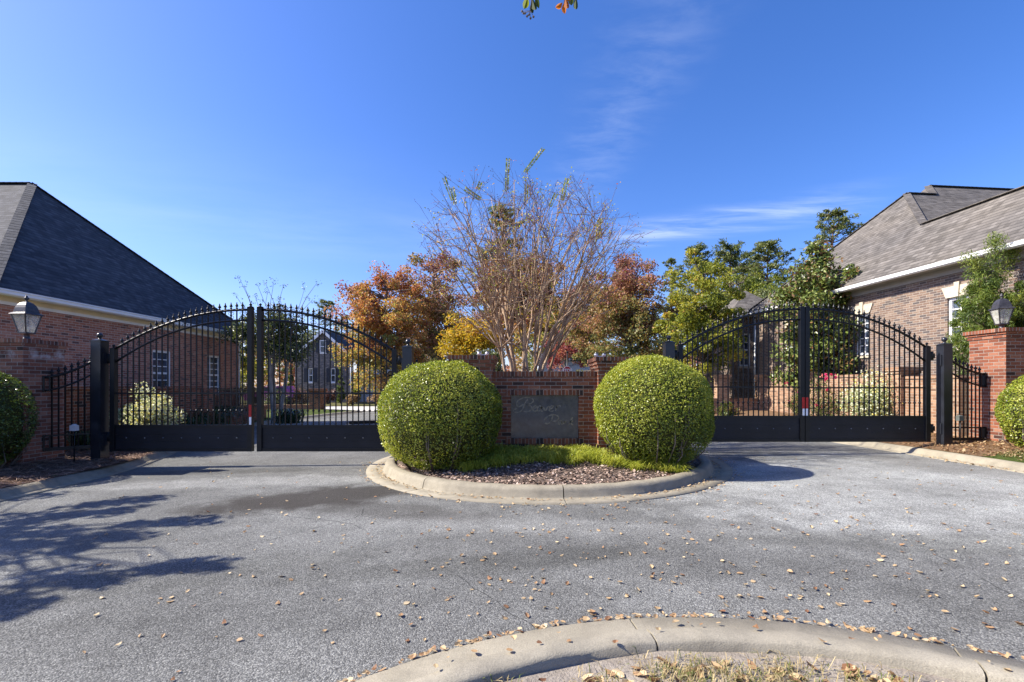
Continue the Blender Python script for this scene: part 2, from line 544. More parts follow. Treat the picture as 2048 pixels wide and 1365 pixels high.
M['lglass'] = m_lantern_glass()
M['candle'] = m_plain('lamp_socket', (0.75, 0.72, 0.62), 0.4)
M['white'] = m_plain('white_trim_paint', (0.86, 0.86, 0.85), 0.45, 0.4, 0, 0.06, 3)
M['cream'] = m_plain('cream_trim_paint', (0.8, 0.72, 0.54), 0.5, 0.4, 0, 0.07, 3)
M['taupe'] = m_plain('taupe_frieze_paint', (0.33, 0.31, 0.28), 0.5, 0.4, 0, 0.08, 3)
M['stone'] = m_plain('cast_stone', (0.5, 0.44, 0.34), 0.75, 0.3, 0, 0.14, 9, 0.2)
M['glass'] = m_glass_dark('window_glass')
M['shutter'] = m_plain('shutter_paint', (0.03, 0.033, 0.045), 0.5)
M['granite'] = m_granite()
M['letter'] = m_plain('faded_gilt', (0.26, 0.225, 0.165), 0.6, 0.3, 0, 0.35, 30)
M['red_tape'] = m_plain('red_reflective_tape', (0.42, 0.012, 0.012), 0.35)
M['white_tape'] = m_plain('white_reflective_tape', (0.72, 0.74, 0.78), 0.35)
M['sign_red'] = m_plain('stop_sign_red', (0.45, 0.02, 0.03), 0.4)
M['sign_white'] = m_plain('sign_white', (0.8, 0.8, 0.8), 0.4)
M['sign_dark'] = m_plain('street_name_plate', (0.015, 0.03, 0.022), 0.4)
M['flood'] = m_plain('floodlight_shell', (0.5, 0.51, 0.54), 0.3, 0.5, 0.3)
M['flood_glass'] = m_plain('floodlight_lens', (0.1, 0.11, 0.13), 0.15, 0.7)
M['grey_box'] = m_plain('sensor_housing', (0.6, 0.61, 0.64), 0.45)
M['green_box'] = m_plain('aged_sensor_housing', (0.09, 0.1, 0.09), 0.55)
M['car'] = m_plain('plum_car_paint', (0.3, 0.07, 0.26), 0.25, 0.6)
M['rubber'] = m_plain('tyre_rubber', (0.02, 0.02, 0.02), 0.8)
M['siding'] = m_plain('white_siding', (0.42, 0.45, 0.5), 0.6)
M['mulch'] = m_earth('mulch_soil', [(0.3, (0.05, 0.037, 0.03)), (0.5, (0.14, 0.105, 0.085)), (0.7, (0.25, 0.195, 0.16))], 14)
M['straw_bed'] = m_earth('pine_straw_bed', [(0.3, (0.04, 0.024, 0.017)), (0.55, (0.11, 0.066, 0.044)), (0.75, (0.2, 0.125, 0.08))], 22)
M['litter_bed'] = m_earth('leaf_litter_bed', [(0.3, (0.06, 0.036, 0.022)), (0.52, (0.17, 0.105, 0.06)), (0.75, (0.32, 0.21, 0.12))], 16)
M['dirt'] = m_earth('sandy_dirt', [(0.3, (0.13, 0.11, 0.09)), (0.5, (0.25, 0.22, 0.185)), (0.7, (0.36, 0.32, 0.27))], 6, 0.6)
M['lawn'] = m_lawn('lawn_turf', [(0.3, (0.022, 0.04, 0.01)), (0.5, (0.07, 0.095, 0.022)), (0.7, (0.17, 0.16, 0.06))])
M['field'] = m_lawn('rough_turf', [(0.3, (0.04, 0.045, 0.015)), (0.5, (0.11, 0.105, 0.04)), (0.7, (0.2, 0.17, 0.08))])

L = {}
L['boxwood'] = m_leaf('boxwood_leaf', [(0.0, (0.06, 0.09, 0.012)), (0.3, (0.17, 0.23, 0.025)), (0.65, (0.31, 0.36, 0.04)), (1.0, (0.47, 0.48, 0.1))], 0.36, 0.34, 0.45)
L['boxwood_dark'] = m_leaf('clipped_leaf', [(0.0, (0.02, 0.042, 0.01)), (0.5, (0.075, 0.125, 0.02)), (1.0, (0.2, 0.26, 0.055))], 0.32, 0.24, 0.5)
L['maple'] = m_leaf('orange_maple_leaf', [(0.0, (0.22, 0.08, 0.07)), (0.2, (0.35, 0.135, 0.07)), (0.45, (0.45, 0.21, 0.075)), (0.65, (0.46, 0.29, 0.085)), (0.85, (0.34, 0.3, 0.085)), (1.0, (0.2, 0.23, 0.07))], 0.55, 0.4)
L['rust'] = m_leaf('rust_leaf', [(0.0, (0.22, 0.08, 0.08)), (0.25, (0.34, 0.16, 0.11)), (0.5, (0.35, 0.22, 0.09)), (0.75, (0.22, 0.2, 0.065)), (1.0, (0.13, 0.165, 0.055))], 0.55, 0.35)
L['crimson'] = m_leaf('crimson_leaf', [(0.0, (0.1, 0.015, 0.03)), (0.4, (0.26, 0.05, 0.06)), (0.75, (0.38, 0.13, 0.1)), (1.0, (0.4, 0.25, 0.12))], 0.5, 0.35)
L['yellow'] = m_leaf('yellow_leaf', [(0.0, (0.2, 0.19, 0.02)), (0.4, (0.42, 0.31, 0.025)), (0.75, (0.5, 0.29, 0.025)), (1.0, (0.46, 0.17, 0.03))], 0.55, 0.4)
L['lime'] = m_leaf('yellowgreen_leaf', [(0.0, (0.09, 0.125, 0.022)), (0.4, (0.22, 0.25, 0.035)), (0.8, (0.38, 0.36, 0.055)), (1.0, (0.44, 0.25, 0.06))], 0.5, 0.4)
L['pine'] = m_leaf('pine_needles', [(0.0, (0.045, 0.07, 0.025)), (0.5, (0.13, 0.165, 0.045)), (1.0, (0.28, 0.28, 0.085))], 0.5, 0.3)
L['magnolia'] = m_leaf('magnolia_leaf', [(0.0, (0.18, 0.09, 0.04)), (0.2, (0.24, 0.14, 0.06)), (0.26, (0.06, 0.095, 0.022)), (0.6, (0.15, 0.2, 0.04)), (1.0, (0.33, 0.36, 0.11))], 0.32, 0.15, 0.5)
L['cedar'] = m_leaf('cedar_spray', [(0.0, (0.035, 0.065, 0.012)), (0.5, (0.12, 0.18, 0.028)), (1.0, (0.28, 0.31, 0.06))], 0.55, 0.3)
L['olive'] = m_leaf('olive_green_leaf', [(0.0, (0.03, 0.045, 0.018)), (0.5, (0.08, 0.105, 0.035)), (1.0, (0.18, 0.2, 0.07))], 0.4, 0.25)
L['varieg'] = m_leaf('variegated_leaf', [(0.0, (0.06, 0.1, 0.03)), (0.25, (0.2, 0.26, 0.08)), (0.5, (0.55, 0.6, 0.36)), (0.85, (0.8, 0.81, 0.66)), (1.0, (0.7, 0.58, 0.12))], 0.3, 0.25)
L['rose'] = m_leaf('rose_leaf', [(0.0, (0.04, 0.07, 0.02)), (0.4, (0.1, 0.14, 0.03)), (0.75, (0.22, 0.2, 0.07)), (1.0, (0.35, 0.16, 0.1))], 0.45, 0.3)
L['petal'] = m_leaf('rose_petal', [(0.0, (0.5, 0.01, 0.12)), (0.6, (0.62, 0.03, 0.16)), (1.0, (0.7, 0.25, 0.25))], 0.5, 0.3)
L['lily'] = m_leaf('strap_leaf', [(0.0, (0.02, 0.042, 0.022)), (0.6, (0.06, 0.105, 0.05)), (1.0, (0.16, 0.22, 0.11))], 0.35, 0.2)
L['mondo'] = m_leaf('mondo_blade', [(0.0, (0.15, 0.2, 0.02)), (0.5, (0.36, 0.4, 0.05)), (1.0, (0.56, 0.54, 0.11))], 0.45, 0.35)
L['tan_grass'] = m_leaf('tan_foliage', [(0.0, (0.12, 0.07, 0.035)), (0.5, (0.26, 0.17, 0.09)), (1.0, (0.38, 0.27, 0.15))], 0.7, 0.3)
L['plum'] = m_leaf('plum_foliage', [(0.0, (0.05, 0.02, 0.028)), (0.5, (0.12, 0.055, 0.055)), (1.0, (0.24, 0.14, 0.1))], 0.5, 0.25)
L['crape'] = m_leaf('crape_leaf', [(0.0, (0.13, 0.17, 0.02)), (0.5, (0.3, 0.35, 0.035)), (0.8, (0.48, 0.4, 0.05)), (1.0, (0.45, 0.13, 0.04))], 0.45, 0.35)
L['seed'] = m_leaf('crape_seed_head', [(0.0, (0.05, 0.028, 0.02)), (0.6, (0.13, 0.06, 0.04)), (1.0, (0.28, 0.07, 0.05))], 0.7, 0.1)
L['hang'] = m_leaf('branch_leaf', [(0.0, (0.2, 0.24, 0.02)), (0.33, (0.035, 0.06, 0.015)), (0.5, (0.05, 0.07, 0.015)), (0.66, (0.5, 0.17, 0.02)), (1.0, (0.3, 0.09, 0.015))], 0.65, 0.4, 0.15)
L['fallen'] = m_leaf('dry_leaf', [(0.0, (0.1, 0.045, 0.025)), (0.3, (0.25, 0.125, 0.06)), (0.6, (0.38, 0.25, 0.13)), (0.85, (0.5, 0.37, 0.21)), (1.0, (0.58, 0.47, 0.3))], 0.6, 0.15)
L['chip'] = m_leaf('mulch_chip', [(0.0, (0.05, 0.036, 0.028)), (0.35, (0.18, 0.125, 0.095)), (0.65, (0.36, 0.25, 0.19)), (0.88, (0.55, 0.43, 0.35)), (1.0, (0.72, 0.63, 0.55))], 0.8, 0.0)
L['straw'] = m_leaf('pine_straw_needle', [(0.0, (0.08, 0.042, 0.03)), (0.5, (0.26, 0.15, 0.1)), (1.0, (0.52, 0.36, 0.25))], 0.7, 0.0)
L['drygrass'] = m_leaf('dry_grass_blade', [(0.0, (0.07, 0.11, 0.02)), (0.3, (0.15, 0.17, 0.04)), (0.5, (0.33, 0.26, 0.12)), (1.0, (0.5, 0.4, 0.22))], 0.7, 0.2)
M['bark_grey'] = m_bark('grey_bark', (0.07, 0.055, 0.045), (0.2, 0.165, 0.135))
M['bark_crape'] = m_bark('crape_bark', (0.2, 0.105, 0.055), (0.54, 0.41, 0.28), 7)
M['bark_twig'] = m_bark('twig_bark', (0.12, 0.062, 0.042), (0.25, 0.145, 0.1))
M['bark_pine'] = m_bark('pine_bark', (0.06, 0.04, 0.03), (0.19, 0.13, 0.1))
M['bark_pale'] = m_bark('pale_bark', (0.2, 0.17, 0.14), (0.48, 0.42, 0.36), 9)
M['core_dark'] = m_plain('bush_shade_core', (0.05, 0.055, 0.02), 0.9, 0.1)  # for the solid light-blocking core inside the bushes

# ------------------------------------------------------------------ ground, road and kerbs
LEFT_KERB = [(-7.0, -12), (-7.05, 3.0), (-7.08, 6.8), (-7.14, 8.2), (-7.35, 9.1), (-7.95, 10.3), (-9.3, 13.5), (-10.4, 17), (-10.6, 20), (-10.2, 24), (-9.4, 27.6)]
RIGHT_KERB = [(8.3, -12), (8.3, 7.5), (8.2, 9.3), (8.0, 11.5), (7.9, 16), (8.1, 28), (8.1, 60)]
ISL = (0.54, 9.17)
NEAR = (1.0, -0.12)


def lerp_line(line, y):
    for (a, b) in zip(line, line[1:]):
        if a[1] <= y <= b[1]:
            return a[0] + (b[0] - a[0]) * (y - a[1]) / (b[1] - a[1])
    return line[0][0] if y < line[0][1] else line[-1][0]


mb = MB()
xs = [-260, -12, 14, 260]
for a, b in zip(xs, xs[1:]):
    mb.face([(a, -60, gz(a) - 0.035), (b, -60, gz(b) - 0.035), (b, 400, gz(b) - 0.035), (a, 400, gz(a) - 0.035)])
tag(mb.build('ground', M['field'], origin=(0, 0, 0)), kind='structure')

mb = MB()
for a, b in zip(np.arange(-12, 60, 2.0), np.arange(-10, 62, 2.0)):
    xl = [lerp_line(LEFT_KERB, k) if k < 27.6 else -9.4 for k in (a, b)]
    xr = [lerp_line(RIGHT_KERB, k) for k in (a, b)]
    mb.face([(xl[0] - .1, a, gz(xl[0] - .1)), (xr[0] + .1, a, gz(xr[0] + .1)), (xr[1] + .1, b, gz(xr[1] + .1)), (xl[1] - .1, b, gz(xl[1] - .1))])
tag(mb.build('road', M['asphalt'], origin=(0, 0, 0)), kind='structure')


def sweep(mb, line, prof, side):
    """prof: (distance away from the road, height) pairs; side -1 grows to -x."""
    n = len(line)
    off = []
    for i in range(n):
        a, b = Vector(line[max(i - 1, 0)]), Vector(line[min(i + 1, n - 1)])
        d = (b - a).normalized()
        off.append(Vector((-d.y, d.x)) * (1 if side < 0 else -1))
    vs, fs = [], []
    for i in range(n):
        for (o, z) in prof:
            q = Vector(line[i]) + off[i] * o
            vs.append((q.x, q.y, gz(q.x) + z))
    k = len(prof)
    for i in range(n - 1):
        for j in range(k - 1):
            fs.append([i * k + j, i * k + j + 1, (i + 1) * k + j + 1, (i + 1) * k + j])
    fs.append(list(range(k)))
    fs.append([(n - 1) * k + j for j in range(k)])
    mb.shared(vs, fs, True)


def dense(line, step=0.5):
    out = []
    for a, b in zip(line, line[1:]):
        m = max(1, int(math.hypot(b[0] - a[0], b[1] - a[1]) / step))
        out += [(a[0] + (b[0] - a[0]) * i / m, a[1] + (b[1] - a[1]) * i / m) for i in range(m)]
    out.append(line[-1])
    # soften the corners
    for _ in range(4):
        out = [out[0]] + [((a[0] + 2 * b[0] + c[0]) / 4, (a[1] + 2 * b[1] + c[1]) / 4) for a, b, c in zip(out, out[1:], out[2:])] + [out[-1]]
    return out


ROLL = [(-0.10, -0.03), (-0.10, 0.012), (0.0, 0.008), (0.05, 0.03), (0.10, 0.085), (0.15, 0.112), (0.2, 0.12), (0.25, 0.116), (0.26, 0.0)]
LK, RK = dense(LEFT_KERB), dense(RIGHT_KERB)
mb = MB(); sweep(mb, LK, ROLL, -1)
tag(mb.build('kerb', M['concrete'], origin=(0, 0, 0)), kind='structure')
mb = MB(); sweep(mb, RK, ROLL, 1)
tag(mb.build('kerb', M['concrete'], origin=(0, 0, 0)), kind='structure')


def ring(mb, c, prof, a0, a1, step=2.0, gap=None):
    """A revolved kerb in lengths with open joints between them (angles in degrees)."""
    cuts = sorted([a0, a1] + [g for g in (gap or []) if a0 < g < a1])
    for i, (p, q) in enumerate(zip(cuts, cuts[1:])):
        p2 = p + (0.13 if i else 0)
        q2 = q - (0.13 if i < len(cuts) - 2 else 0)
        m = max(2, int((q2 - p2) / step))
        vs, fs = [], []
        k = len(prof)
        for s in range(m + 1):
            th = math.radians(p2 + (q2 - p2) * s / m)
            for (r, z) in prof:
                x, y = c[0] + r * math.cos(th), c[1] + r * math.sin(th)
                wob = 0.004 * math.sin(th * 37 + r * 5) if z > 0.05 else 0
                vs.append((x, y, gz(x) + z + wob))
        for s in range(m):
            for j in range(k - 1):
                fs.append([s * k + j, s * k + j + 1, (s + 1) * k + j + 1, (s + 1) * k + j])
        mb.shared(vs, fs, True)
        mb.shared(vs[:k], [list(range(k))], False)
        mb.shared(vs[-k:], [list(range(k))[::-1]], False)


ISL_PROF = [(3.39, -0.03), (3.39, 0.014), (3.20, 0.006), (3.10, 0.002), (3.085, 0.02), (3.065, 0.095), (3.045, 0.128), (3.01, 0.145), (2.95, 0.15), (2.90, 0.146), (2.885, 0.12), (2.885, -0.02)]
mb = MB(); ring(mb, ISL, ISL_PROF, 0, 360, 2, [20, 62, 105, 150, 190, 231, 271.2, 313, 337])
tag(mb.build('kerb', M['concrete'], origin=(*ISL, 0)), kind='structure')
NEAR_PROF = [(3.05, -0.03), (3.05, 0.016), (2.86, 0.022), (2.835, 0.034), (2.80, 0.072), (2.765, 0.1), (2.7, 0.115), (2.63, 0.112), (2.608, 0.098), (2.6, 0.0)]
mb = MB(); ring(mb, NEAR, NEAR_PROF, -20, 200, 1.5, [30, 62, 95.5, 127, 160])
tag(mb.build('kerb', M['concrete_near'], origin=(*NEAR, 0)), kind='structure')


def lump(x, y, k=1.0):
    return k * (math.sin(x * 2.1 + y * 1.3) + math.sin(x * 4.7 - y * 3.9 + 1) * 0.5 + math.sin(x * 9.1 + y * 8.3) * 0.25)


def isl_h(x, y):
    r = math.hypot(x - ISL[0], y - ISL[1])
    t = min(max((2.9 - r) / 1.9, 0), 1)
    return gz(x) + 0.10 + 0.14 * (t * t * (3 - 2 * t)) + lump(x * 2, y * 2, 0.008)


mb = MB()
vs, fs = [], []
NR, NA = 14, 72
for i in range(NR + 1):
    r = 2.9 * i / NR
    for k in range(NA):
        th = 2 * math.pi * k / NA
        x, y = ISL[0] + r * math.cos(th), ISL[1] + r * math.sin(th)
        vs.append((x, y, isl_h(x, y)))
for i in range(NR):
    for k in range(NA):
        fs.append([i * NA + k, i * NA + (k + 1) % NA, (i + 1) * NA + (k + 1) % NA, (i + 1) * NA + k])
mb.shared(vs, fs, True)
tag(mb.build('island_soil', M['mulch'], origin=(*ISL, 0)), kind='structure')


def near_h(x, y):
    return gz(x) + 0.055 + lump(x * 3, y * 3, 0.007)


mb = MB()
vs, fs = [], []
for i in range(NR + 1):
    r = 2.615 * i / NR
    for k in range(NA):
        th = 2 * math.pi * k / NA
        x, y = NEAR[0] + r * math.cos(th), NEAR[1] + r * math.sin(th)
        vs.append((x, y, near_h(x, y)))
for i in range(NR):
    for k in range(NA):
        fs.append([i * NA + k, i * NA + (k + 1) % NA, (i + 1) * NA + (k + 1) % NA, (i + 1) * NA + k])
mb.shared(vs, fs, True)
tag(mb.build('dirt_ground', M['dirt'], origin=(*NEAR, 0)), kind='structure')


# verges: from each kerb outwards, as strips that follow the kerb line
def verge_h(x, y, side):
    e = lerp_line(LEFT_KERB if side < 0 else RIGHT_KERB, y)
    d = (e - x) if side < 0 else (x - e)
    d = max(d - 0.25, 0)
    z = gz(x) + 0.118
    if side > 0: z += min(0.11 * d, 0.2)
    else: z += min(0.06 * d, 0.1)
    return z


def verge(name, line, side, y0, y1, widths, mat, dz, bumpy=0.0, ny=60):
    mb = MB()
    vs, fs = [], []
    ys = np.linspace(y0, y1, ny)
    for y in ys:
        e = lerp_line(line, y)
        for w in widths:
            x = e + side * (0.22 + w)
            vs.append((x, y, verge_h(x, y, side) + dz + (lump(x * 2.3, y * 2.3, bumpy) + bumpy if w > 0.05 else 0)))
    k = len(widths)
    for i in range(ny - 1):
        for j in range(k - 1):
            f = [i * k + j, i * k + j + 1, (i + 1) * k + j + 1, (i + 1) * k + j]
            fs.append(f if side > 0 else f[::-1])
    mb.shared(vs, fs, True)
    return tag(mb.build(name, mat, origin=(0, 0, 0)), kind='structure')


verge('lawn', LEFT_KERB, -1, -12, 27.6, [0, 0.5, 1, 2, 4, 30], M['lawn'], 0.0)
verge('lawn', RIGHT_KERB, 1, -12, 60, [0, 0.5, 1, 2, 4, 30], M['lawn'], 0.0)
verge('pine_straw_ground', LEFT_KERB, -1, -2, 14.5, [0, 0.15, 0.4, 0.7, 1.0, 1.4, 1.9, 2.4], M['straw_bed'], 0.006, 0.012, 120)
verge('leaf_litter_ground', RIGHT_KERB, 1, 8.4, 22, [0, 0.2, 0.5, 0.9, 1.3, 1.9, 2.4], M['litter_bed'], 0.006, 0.01, 110)
mb = MB()
mb.face([(-40, 28.3, gz(-12) + .13), (-9.0, 28.3, gz(-9) + .03), (-2.5, 29.3, gz(-2.5) + .012), (-2.5, 33.6, gz(-2.5) + .012), (-9, 33.8, gz(-9) + .03), (-40, 33.8, gz(-12) + .13)])
tag(mb.build('driveway', M['concrete_pale'], origin=(-20, 31, 0)), kind='structure')

# ------------------------------------------------------------------ scatter (stuff nobody could count)
def flat_quads(rng, pos, size, aspect, curl=0.25, tilt=0.25):
    n = len(pos)
    th = rng.uniform(0, 2 * np.pi, n)
    a = np.stack([np.cos(th), np.sin(th), rng.normal(0, tilt, n)], 1)
    nn = np.stack([rng.normal(0, tilt, n), rng.normal(0, tilt, n), np.ones(n)], 1)
    a, nn = unit(a), unit(nn)
    b = unit(np.cross(nn, a))
    Ls = (size * rng.uniform(0.6, 1.3, n))[:, None]
    W = Ls * aspect
    up = nn * Ls * (curl * rng.uniform(0.1, 1.4, n))[:, None]
    return np.stack([pos - a * Ls / 2, pos - b * W / 2 + up, pos + a * Ls / 2 + up * 0.5, pos + b * W / 2 + up * 0.8], 1)


def leaf_shape(rng, pos, size, aspect, curl=0.3, tilt=0.25):
    """Ovate curled leaves, two quads to each half."""
    n = len(pos)
    th = rng.uniform(0, 2 * np.pi, n)
    a = unit(np.stack([np.cos(th), np.sin(th), rng.normal(0, tilt, n)], 1))
    nn = unit(np.stack([rng.normal(0, tilt, n), rng.normal(0, tilt, n), np.ones(n)], 1))
    b = unit(np.cross(nn, a))
    Ls = (size * rng.uniform(0.55, 1.35, n))[:, None]
    W = Ls * aspect * rng.uniform(0.7, 1.25, n)[:, None] / 2
    cu = (curl * rng.uniform(-0.3, 1.5, n))[:, None] * Ls
    c2 = (curl * rng.uniform(-0.6, 1.2, n))[:, None] * Ls
    mid = [pos - a * Ls * 0.5 + nn * cu * 0.5, pos + a * Ls * 0.02, pos + a * Ls * 0.5 + nn * cu * 0.8]
    out = []
    for sg in (-1, 1):
        e0 = pos - a * Ls * 0.22 + b * W * sg * 0.95 + nn * c2 * (0.8 if sg > 0 else 0.35)
        e1 = pos + a * Ls * 0.2 + b * W * sg * 0.82 + nn * (c2 * (0.7 if sg > 0 else 0.5) + cu * 0.3)
        out.append(np.stack([mid[0], mid[1], e1, e0] if sg > 0 else [mid[0], e0, e1, mid[1]], 1))
        out.append(np.stack([mid[1], mid[2], mid[2] + (e1 - mid[2]) * 0.4, e1] if sg > 0 else [mid[1], e1, mid[2] + (e1 - mid[2]) * 0.4, mid[2]], 1))
    return np.concatenate(out)


def on_isl(rng, n, r0, r1, y_max=99, y_min=-99):
    out = []
    while len(out) < n:
        r = math.sqrt(rng.uniform(r0 * r0, r1 * r1)); th = rng.uniform(0, 2 * math.pi)
        x, y = ISL[0] + r * math.cos(th), ISL[1] + r * math.sin(th)
        if y_min <= y <= y_max: out.append((x, y, isl_h(x, y) + rng.uniform(0.004, 0.022)))
    return np.array(out)


p = on_isl(RNG, 6500, 0.6, 2.86, 8.3)
p = np.concatenate([p, on_isl(RNG, 500, 1.2, 2.86, 7.6)])
V = flat_quads(RNG, p, np.where(np.arange(len(p)) < 6500, 0.048, 0.075), 0.5, 0.2, 0.3)
tag(quads_mesh('mulch', V, RNG.beta(1.6, 1.9, len(p)), L['chip']), 'brown bark mulch with dry leaf bits inside the island kerb', 'mulch', kind='stuff')


def blades(rng, base, length, width, lean=0.7, up=1.0):
    """Arching blades of two quads each."""
    n = len(base)
    th = rng.uniform(0, 2 * np.pi, n)
    d = np.stack([np.cos(th), np.sin(th), np.zeros(n)], 1)
    s = np.stack([-np.sin(th), np.cos(th), np.zeros(n)], 1)
    Ls = (length * rng.uniform(0.6, 1.3, n))[:, None]
    ln = (lean * rng.uniform(0.3, 1.3, n))[:, None]
    w = (width * rng.uniform(0.7, 1.2, n))[:, None]
    z = np.array([[0, 0, 1.0]])
    m = base + d * Ls * ln * 0.35 + z * Ls * 0.62 * up
    t = base + d * Ls * ln * 0.95 + z * Ls * (0.85 * up - 0.35 * ln)
    q1 = np.stack([base - s * w / 2, base + s * w / 2, m + s * w / 2, m - s * w / 2], 1)
    q2 = np.stack([m - s * w / 2, m + s * w / 2, t + s * w * 0.08, t - s * w * 0.08], 1)
    return np.concatenate([q1, q2]), n


def tufts(rng, pts, per, spread, h):
    out = []
    for (x, y) in pts:
        for _ in range(per):
            xx, yy = x + rng.normal(0, spread), y + rng.normal(0, spread)
            out.append((xx, yy, h(xx, yy)))
    return np.array(out)


# low green edging grass round the foot of the sign
pts = []
while len(pts) < 210:
    x, y = RNG.uniform(-1.7, 3.1), RNG.uniform(6.5, 8.5)
    r = math.hypot(x - ISL[0], y - ISL[1])
    if r > 2.8 or x < -0.85 or x > 2.6 or (x > 1.5 and y > 7.75): continue
    front = 7.62 - 0.10 * abs(x - 0.6) - max(0, x - 1.2) * 0.22 - max(0, -x - 0.2) * 0.3 + 0.07 * math.sin(x * 6)
    if y < front or (y > 8.5): continue
    pts.append((x, y))
b = tufts(RNG, pts, 75, 0.05, isl_h)
V, n = blades(RNG, b, 0.2 * np.repeat(RNG.uniform(0.6, 1.25, len(pts)), 75), 0.008, 1.15)
r = np.tile(np.repeat(RNG.normal(0.5, 0.18, len(pts)), 75) + RNG.normal(0, 0.16, n), 2)
tag(quads_mesh('edging_grass', V, r, L['mondo']), 'low yellow-green edging grass at the foot of the brick sign wall', 'grass', kind='stuff')

# fallen leaves on the asphalt, thicker along the kerbs
pl = []


def road_pt(x, y): return (x, y, gz(x) + 0.008)


while len(pl) < 700:
    y = 2.2 + 7.5 * RNG.beta(1.1, 2.0)
    x = RNG.uniform(-0.95, 1.15) * y + (0.15 * y if RNG.random() < 0.5 else 0)
    if math.hypot(x - ISL[0], y - ISL[1]) < 3.4 or math.hypot(x - NEAR[0], y - NEAR[1]) < 3.06: continue
    if x < lerp_line(LEFT_KERB, y) or x > lerp_line(RIGHT_KERB, y): continue
    if x < -0.8 and RNG.random() < 0.62: continue
    pl.append(road_pt(x, y))
for _ in range(420):                                 # in the island gutter
    th = math.radians(RNG.uniform(180, 360)); rr = 3.12 + abs(RNG.normal(0, 0.07))
    if RNG.random() < 0.3: rr = 3.40 + abs(RNG.normal(0, 0.08))
    x, y = ISL[0] + rr * math.cos(th), ISL[1] + rr * math.sin(th)
    pl.append((x, y, gz(x) + 0.016))
for _ in range(430):                                 # against the near kerb
    th = math.radians(RNG.uniform(20, 170)); rr = 3.055 + abs(RNG.normal(0, 0.025))
    if RNG.random() < 0.08: rr = RNG.uniform(2.6, 3.0)
    x, y = NEAR[0] + rr * math.cos(th), NEAR[1] + rr * math.sin(th)
    pl.append((x, y, gz(x) + (0.018 if rr > 3.04 else 0.04 if rr > 2.84 else 0.122)))
for _ in range(220):                                 # right-hand gutter
    y = RNG.uniform(5, 9.3); x = lerp_line(RIGHT_KERB, y) - abs(RNG.normal(0, 0.12)) - 0.02
    pl.append((x, y, gz(x) + 0.02))
pl = np.array(pl)
V = leaf_shape(RNG, pl, 0.041, 0.62, 0.3, 0.2)
tag(quads_mesh('fallen_leaves', V, np.tile(RNG.beta(2.9, 1.5, len(pl)), 4), L['fallen']), 'dry tan and orange leaves scattered over the asphalt and gutters', 'leaves', kind='stuff')
pn = []
while len(pn) < 520:
    r = 2.5 * math.sqrt(RNG.random()); th = RNG.uniform(0, 2 * math.pi)
    x, y = NEAR[0] + r * math.cos(th), NEAR[1] + r * math.sin(th)
    if y < 1.2 or (RNG.random() < 0.45 and r < 2.2): continue
    pn.append((x, y, near_h(x, y) + 0.012))
pn = np.array(pn)
V = leaf_shape(RNG, pn, 0.066, 0.6, 0.36, 0.3)
tag(quads_mesh('fallen_leaves', V, np.tile(RNG.beta(2.0, 1.7, len(pn)), 4), L['fallen']), 'dry brown leaves lying on the bare dirt inside the near kerb', 'leaves', kind='stuff')
pts = []
while len(pts) < 210:
    r = 2.5 * math.sqrt(RNG.random()); th = RNG.uniform(0, math.pi)
    x, y = NEAR[0] + r * math.cos(th), NEAR[1] + r * math.sin(th)
    if y < 1.4 or (r < 2.25 and RNG.random() < 0.6): continue
    pts.append((x, y))
b = tufts(RNG, pts, 20, 0.05, near_h)
V, n = blades(RNG, b, 0.055, 0.004, 1.3)
tag(quads_mesh('sparse_grass', V, np.tile(RNG.beta(1.6, 1.4, n), 2), L['drygrass']), 'sparse straw-coloured grass on the dirt inside the near kerb', 'grass', kind='stuff')

# pine straw and litter on the two side beds
ps = []
while len(ps) < 17000:
    y = RNG.uniform(4.5, 13.5); x = lerp_line(LEFT_KERB, y) - 0.1 - abs(RNG.uniform(0, 2.2)) ** 1.0
    ps.append((x, y, verge_h(x, y, -1) + 0.02 + lump(x * 2.3, y * 2.3, 0.012) + RNG.uniform(0.006, 0.035)))
ps = np.array(ps)
V = flat_quads(RNG, ps, 0.17, 0.035, 0.05, 0.22)
tag(quads_mesh('pine_straw', V, RNG.beta(1.8, 2.0, len(ps)), L['straw']), 'brown pine straw heaped behind the kerb below the iron post', 'pine straw', kind='stuff')
ps = []
while len(ps) < 7000:
    y = RNG.uniform(7.6, 17); x = lerp_line(RIGHT_KERB, y) + 0.22 + RNG.uniform(0, 2.3)
    ps.append((x, y, verge_h(x, y, 1) + 0.02 + lump(x * 2.3, y * 2.3, 0.01) + RNG.uniform(0.004, 0.02)))
ps = np.array(ps)
V = flat_quads(RNG, ps, 0.055, 0.55, 0.3, 0.3)
tag(quads_mesh('leaf_litter', V, RNG.beta(2.0, 2.0, len(ps)), L['fallen']), 'tan leaf litter covering the bed behind the sunny kerb', 'leaves', kind='stuff')
pts = [(8.75 + RNG.uniform(0, 1.6), RNG.uniform(6.5, 8.6)) for _ in range(240)]
b = tufts(RNG, pts, 16, 0.05, lambda x, y: verge_h(x, y, 1))
V, n = blades(RNG, b, 0.06, 0.006, 1.2)
tag(quads_mesh('verge_grass', V, np.tile(RNG.beta(1.3, 1.6, n), 2), L['drygrass']), 'thin dry grass strip behind the kerb near the lit brick pier', 'grass', kind='stuff')

